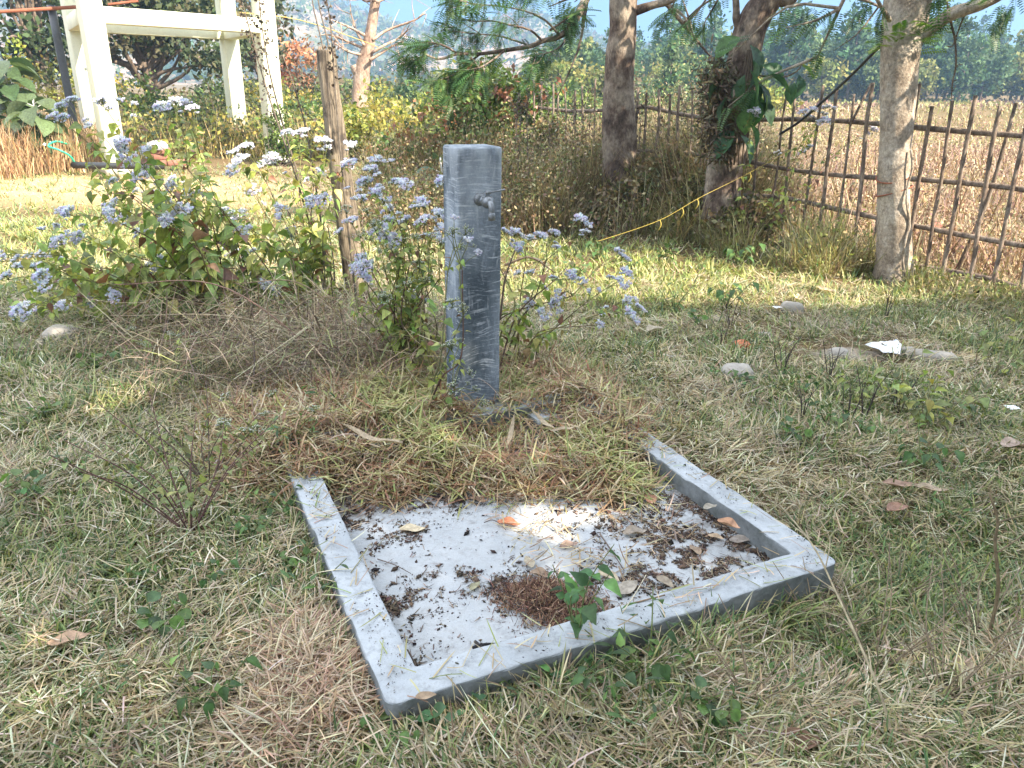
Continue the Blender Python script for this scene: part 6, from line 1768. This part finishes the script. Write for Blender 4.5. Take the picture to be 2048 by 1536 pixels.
dl.inst(OCTA, np.column_stack([q, FZ + 0.001 + sz * 0.2]), d * sz[:, None] * 1.7, y_ * sz[:, None], z_ * sz[:, None] * 0.5, pick([(0.06, 0.043, 0.034), (0.10, 0.07, 0.052), (0.16, 0.11, 0.08), (0.04, 0.032, 0.03)], n, 0.25))
k = rng.random(n) < 0.13
m2 = int(k.sum())
blades(dl, np.column_stack([q[k], np.full(m2, FZ + 0.003)]), rng.random(m2) * 6.28, np.full(m2, 0.06), 0.008 + 0.04 * rng.random(m2) ** 2, 0.0014 + 0.0022 * rng.random(m2), 0.5 * rng.standard_normal(m2), pick([(0.13, 0.09, 0.065), (0.22, 0.15, 0.11), (0.34, 0.27, 0.18), (0.08, 0.055, 0.045)], m2), 3)
n = 1500                                # specks on top of the kerb
sd3 = rng.integers(0, 3, n)
a = np.where(sd3 == 0, rng.uniform(0.01, PL, n), np.where(sd3 == 1, rng.uniform(0.01, KW - .01, n), rng.uniform(PL - KW + .01, PL - .01, n)))
t = np.where(sd3 == 0, rng.uniform(0.01, KW - .01, n), rng.uniform(0.05, 1.2, n))
k = vnoise(a, t, 0.07, 181) > 0.45; a, t = a[k], t[k]; n = len(a)
q = PO + a[:, None] * PU + t[:, None] * PV
sz = np.clip(0.001 * np.exp(0.5 * rng.standard_normal(n)), 0.0005, 0.005)
d, y_, z_ = frames(rdir(n) * (1, 1, 0.3))
dl.inst(OCTA, np.column_stack([q, KZ + 0.006 * vnoise(a, t, .2, 2) - 0.001]), d * sz[:, None] * 2.2, y_ * sz[:, None], z_ * sz[:, None] * 0.8, pick([(0.10, 0.085, 0.07), (0.16, 0.13, 0.10), (0.05, 0.045, 0.04)], n))
m2 = 190                                # straws fallen across the kerb
sd3 = rng.integers(0, 3, m2)
a = np.where(sd3 == 0, rng.uniform(0.05, PL, m2), np.where(sd3 == 1, 0.05, PL - 0.05)); t = np.where(sd3 == 0, 0.05, 1.1 * np.sqrt(rng.random(m2)))
q = PO + a[:, None] * PU + t[:, None] * PV + 0.03 * rng.standard_normal((m2, 2))
blades(dl, np.column_stack([q, KZ + 0.004 + 0.012 * rng.random(m2)]), rng.random(m2) * 6.28, 0.12 * rng.random(m2), 0.04 + 0.08 * rng.random(m2), 0.0022 + 0.0025 * rng.random(m2), 0.35 * rng.standard_normal(m2), pick([(0.50, 0.42, 0.28), (0.40, 0.32, 0.20), (0.30, 0.22, 0.14), (0.26, 0.28, 0.12)], m2), 4)
m2 = 520                                # straw strewn on the right of the slab
a, t = 0.62 + 0.62 * rng.random(m2), 0.30 + 0.75 * rng.random(m2)
k = (a < PL - KW - 0.03) & (vnoise(a, t, 0.2, 111) > 0.38); a, t = a[k], t[k]; m2 = len(a)
q = PO + a[:, None] * PU + t[:, None] * PV
blades(dl, np.column_stack([q, FZ + 0.006 + 0.02 * rng.random(m2)]), rng.random(m2) * 6.28, 0.2 * rng.random(m2), 0.03 + 0.09 * rng.random(m2), 0.0025 + 0.003 * rng.random(m2), 0.6 * rng.standard_normal(m2), pick([(0.46, 0.38, 0.26), (0.36, 0.28, 0.18), (0.24, 0.17, 0.11)], m2), 4)
tag(mk('slab_litter', dl, M_chip), 'dark soil crumbs and straw bits scattered over the slab', kind='stuff')
# blotches of dark soil in the corners are crumbs piled close: the rootlet mat
n = 6500
ctr = np.array([G(1085, 1212, FZ)[:2], G(1140, 1250, FZ)[:2], G(1060, 1190, FZ)[:2], G(1105, 1190, FZ)[:2], G(1150, 1222, FZ)[:2]])[rng.integers(0, 5, n)] + rng.standard_normal((n, 2)) * (0.055, 0.032) * (0.5 + rng.random((n, 1)))
rm = MB()
zz = FZ + 0.002 + 0.045 * rng.random(n) ** 1.5 * np.exp(-((ctr - G(1095, 1208, FZ)[:2]) ** 2).sum(1) / 0.012)
blades(rm, np.column_stack([ctr, zz]), rng.random(n) * 6.28, 0.3 * rng.standard_normal(n) + 0.2, 0.012 + 0.03 * rng.random(n), 0.0016 + 0.0012 * rng.random(n), 1.2 * rng.standard_normal(n), pick([(0.14, 0.075, 0.055), (0.22, 0.12, 0.08), (0.07, 0.045, 0.038), (0.34, 0.23, 0.15)], n, 0.25), 3)
tag(mk('rootlet_mat', rm, M_chip, origin=G(1095, 1208, FZ)), 'reddish brown mat of dry rootlets and soil near the near kerb', 'soil clump')
def twig(label, pp, r, col, z=FZ):
    pts = [G(x_, y_, z + dz) for x_, y_, dz in pp]
    tag(mk('twig', MB().tube(pts, np.linspace(r, r * 0.6, len(pts)), 6, res=4, col=col, rough=0.12), M_stem, origin=pts[0]), label, 'twig')
twig('dark straight twig lying on the right of the slab', [(1200, 1068, .006), (1222, 1100, .008), (1248, 1140, .006)], 0.003, (0.16, 0.12, 0.10))
twig('thin forked looking twig on the left of the slab', [(755, 1118, .005), (790, 1130, .01), (822, 1147, .005)], 0.0018, (0.14, 0.10, 0.08))
twig('brown twig sticking from the rootlet mat over the near kerb', [(1170, 1240, .03), (1235, 1215, .07), (1330, 1190, .085)], 0.0035, (0.27, 0.19, 0.13))
twig('pale straw rod slanting over the near kerb', [(1245, 1225, .10), (1270, 1188, .10), (1292, 1150, .09)], 0.002, (0.62, 0.55, 0.42))
twig('short black charred twig before the rootlet mat', [(945, 1296, .006), (962, 1290, .014), (985, 1288, .006), (1010, 1290, .004)], 0.005, (0.03, 0.028, 0.03))
twig('second charred bit crossing the black twig', [(950, 1283, .006), (964, 1295, .012), (972, 1303, .006)], 0.005, (0.045, 0.04, 0.04))
twig('thin bent twig by the orange brown leaf', [(968, 1045, .01), (985, 1040, .025), (1000, 1048, .02), (1012, 1060, .006)], 0.0018, (0.10, 0.07, 0.06))
twig('dark bits of twig in the near left corner of the slab', [(815, 1300, .006), (828, 1325, .014), (838, 1352, .006)], 0.003, (0.09, 0.065, 0.05))
twig('thin dark root lying from the rootlet mat to the black twig', [(1100, 1268, .006), (1060, 1280, .012), (1015, 1292, .008)], 0.002, (0.2, 0.12, 0.09))

# stones, brick lump, plastic
def stone(name, label, px, py, rx, ry, rz, mat, cat='stone', sink=0.6, seed=0, head=0.0):
    p = G(px, py); z0 = float(gz(p[0], p[1]))
    bm_ = MB()
    th, ph = np.meshgrid(np.linspace(0, 2 * pi, 25)[:-1], np.linspace(0.001, pi - 0.001, 14), indexing='ij')
    v = np.stack([np.sin(ph) * np.cos(th), np.sin(ph) * np.sin(th), np.cos(ph)], -1)
    k = 1 + 0.5 * (fbm(v[..., 0] + seed, v[..., 1] + v[..., 2] * 0.7 + seed, 0.9, 3 + seed, 3) - 0.5)
    v = v * k[..., None]
    v = np.sign(v) * np.abs(v) ** 0.7 + 0.10 * (fbm(v[..., 0] * 2 + seed, v[..., 1] * 2 + v[..., 2], 0.35, 5 + seed, 2) - 0.5)[..., None]
    x_, y_ = v[..., 0] * rx, v[..., 1] * ry
    V = np.stack([p[0] + cos(head) * x_ - sin(head) * y_, p[1] + sin(head) * x_ + cos(head) * y_, z0 + rz * (1 - sink) + v[..., 2] * rz], -1).reshape(-1, 3)
    Q = [[a_ * 14 + k_, ((a_ + 1) % 24) * 14 + k_, ((a_ + 1) % 24) * 14 + k_ + 1, a_ * 14 + k_ + 1] for a_ in range(24) for k_ in range(13)]
    tag(mk(name, bm_.add(V, Q), mat, origin=(p[0], p[1], z0), smooth=True), label, cat)
stone('stone', 'rounded pale stone sitting on the dirt patch', 1675, 724, .06, .05, .05, M_stone, seed=1)
stone('stone', 'flat grey stone in the grass left of the dirt patch', 1470, 770, .085, .07, .05, M_stone, seed=2, sink=.25)
stone('stone', 'pale stone standing on the shade edge before the fence', 1582, 628, .075, .05, .06, M_stone, seed=3, head=-.5)
stone('stone', 'long low stone right of the white plastic', 1860, 722, .14, .06, .045, M_stone, seed=4, head=-.3)
stone('stone', 'grey stone on the bare ground at the left edge', 122, 682, .10, .07, .055, M_stone, seed=5)
stone('stone', 'small stone beside the orange brick lump', 1530, 674, .05, .025, .022, M_stone, seed=6)
stone('stone', 'small pale stone at the right of the dirt patch', 1815, 706, .05, .03, .025, M_stone, seed=8)
stone('brick_lump', 'orange broken brick lump in the shade right of the post', 1483, 700, .055, .045, .04, M_brickfrag, 'brick lump', seed=7)
for lab, px_, py_, zz, hx_, hy_, hd in (('broken concrete piece half buried in the straw right of the post', 1092, 842, .05, .08, .05, .5), ('small concrete corner showing in the straw left of the post', 772, 895, .06, .07, .05, .4)):
    p = G(px_, py_, zz)
    ax = [np.array([cos(hd), sin(hd), 0.05]), np.array([-sin(hd), cos(hd), 0.1]), np.array([0, -0.1, 1.0])]
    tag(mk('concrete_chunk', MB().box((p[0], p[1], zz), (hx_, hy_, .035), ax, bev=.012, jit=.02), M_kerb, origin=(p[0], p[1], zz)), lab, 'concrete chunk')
p = G(1768, 716)
u, v = np.meshgrid(np.linspace(-1, 1, 14), np.linspace(-1, 1, 14), indexing='ij')
wob = 0.75 + 0.5 * vnoise(u * 2 + 5, v * 2 + 3, 0.8, 2)
V = np.stack([p[0] + 0.085 * u * wob + 0.02 * v, p[1] + 0.10 * v * wob, float(gz(p[0], p[1])) + 0.03 + 0.045 * fbm(u * 2, v * 2, 0.7, 12) + 0.02 * u * v], -1).reshape(-1, 3)
Q = [[a_ * 14 + k, (a_ + 1) * 14 + k, (a_ + 1) * 14 + k + 1, a_ * 14 + k + 1] for a_ in range(13) for k in range(13) if not (5 <= a_ <= 7 and 9 <= k <= 10)]
tag(mk('plastic_wrapper', MB().add(V, Q), M_white, origin=p), 'crumpled white plastic wrapper on the dirt patch', 'wrapper')
for lab, x_, y_ in (('tiny white paper scrap in the grass under the shade edge', 1553, 630), ('small white scrap in the grass at the far right', 2020, 832)):
    p = G(x_, y_); z0 = float(gz(p[0], p[1])) + .045
    u, v = np.meshgrid(np.linspace(-1, 1, 5), np.linspace(-1, 1, 5), indexing='ij')
    V = np.stack([p[0] + .03 * u, p[1] + .025 * v, z0 + .012 * fbm(u * 3, v * 3, .7, 9)], -1).reshape(-1, 3)
    tag(mk('paper_scrap', MB().add(V, [[a_ * 5 + k, (a_ + 1) * 5 + k, (a_ + 1) * 5 + k + 1, a_ * 5 + k + 1] for a_ in range(4) for k in range(4)]), M_white, origin=p), lab, 'paper scrap')
p = G(1690, 712)

# rope and cable at the fence
rp = [P(*w) for w in [(1190, 482, 6.0), (1210, 478, 6.0), (1320, 440, 6.4), (1400, 395, 6.7), (1500, 345, 7.0), (1600, 288, 7.2), (1672, 243, 7.25)]]
for w in rp: w[2] = max(w[2], 0.06)
b = MB().tube(rp, 0.0017, 6, res=8)
for q, w in enumerate([(1320, 440, 6.4), (1395, 398, 6.68), (1365, 416, 6.56), (1500, 345, 7.0), (1610, 282, 7.2)]):
    o = P(*w)
    b.tube([o, o + (0.01, -0.01, -0.04), o + (-0.01, 0, -0.09)], [0.003, 0.005, 0.002], 5, res=3)
tag(mk('yellow_rope', b, M_rope, origin=rp[-1]), 'thin yellow rope with knots strung from the fence rail down into the grass', 'rope')
b = MB().tube([P(1560, 268, 7.75), P(1598, 244, 7.5), P(1640, 208, 7.2), P(1700, 153, 6.95), P(1768, 84, 6.6)], 0.0125, 8, res=6)
tag(mk('black_cable', b, M_black, origin=P(1768, 84, 6.6)), 'black cable slanting from the fence rail up to the fork of the pale tree', 'cable')
p = P(1862, 455, 7.4)
tag(mk('dry_leaf', MB().inst(LEAF_ROUND, p[None], np.array([[0.1, 0, 0.02]]), np.array([[0, 0.02, 0.09]]), np.array([[0, 0.09, 0]]), (0.5, 0.24, 0.2)), M_dry, origin=p), 'reddish dry leaf caught behind the lower fence rail', 'leaf')

# ------------------------------------------------------------------ the hazy air
hz_b = MB().box((0, 335, 48.5), (540, 385, 51.5), col=(1, 1, 1))
mt, nt, b = newmat('hazy_air')
nt.nodes.remove(b)
pv = nt.nodes.new('ShaderNodeVolumePrincipled')
pv.inputs['Color'].default_value = (0.34, 0.54, 0.82, 1)
pv.inputs['Density'].default_value = 0.0012
pv.inputs['Anisotropy'].default_value = 0.1
nt.links.new(pv.outputs[0], nt.nodes['Material Output'].inputs['Volume'])
tag(mk('haze', hz_b, mt), kind='stuff')
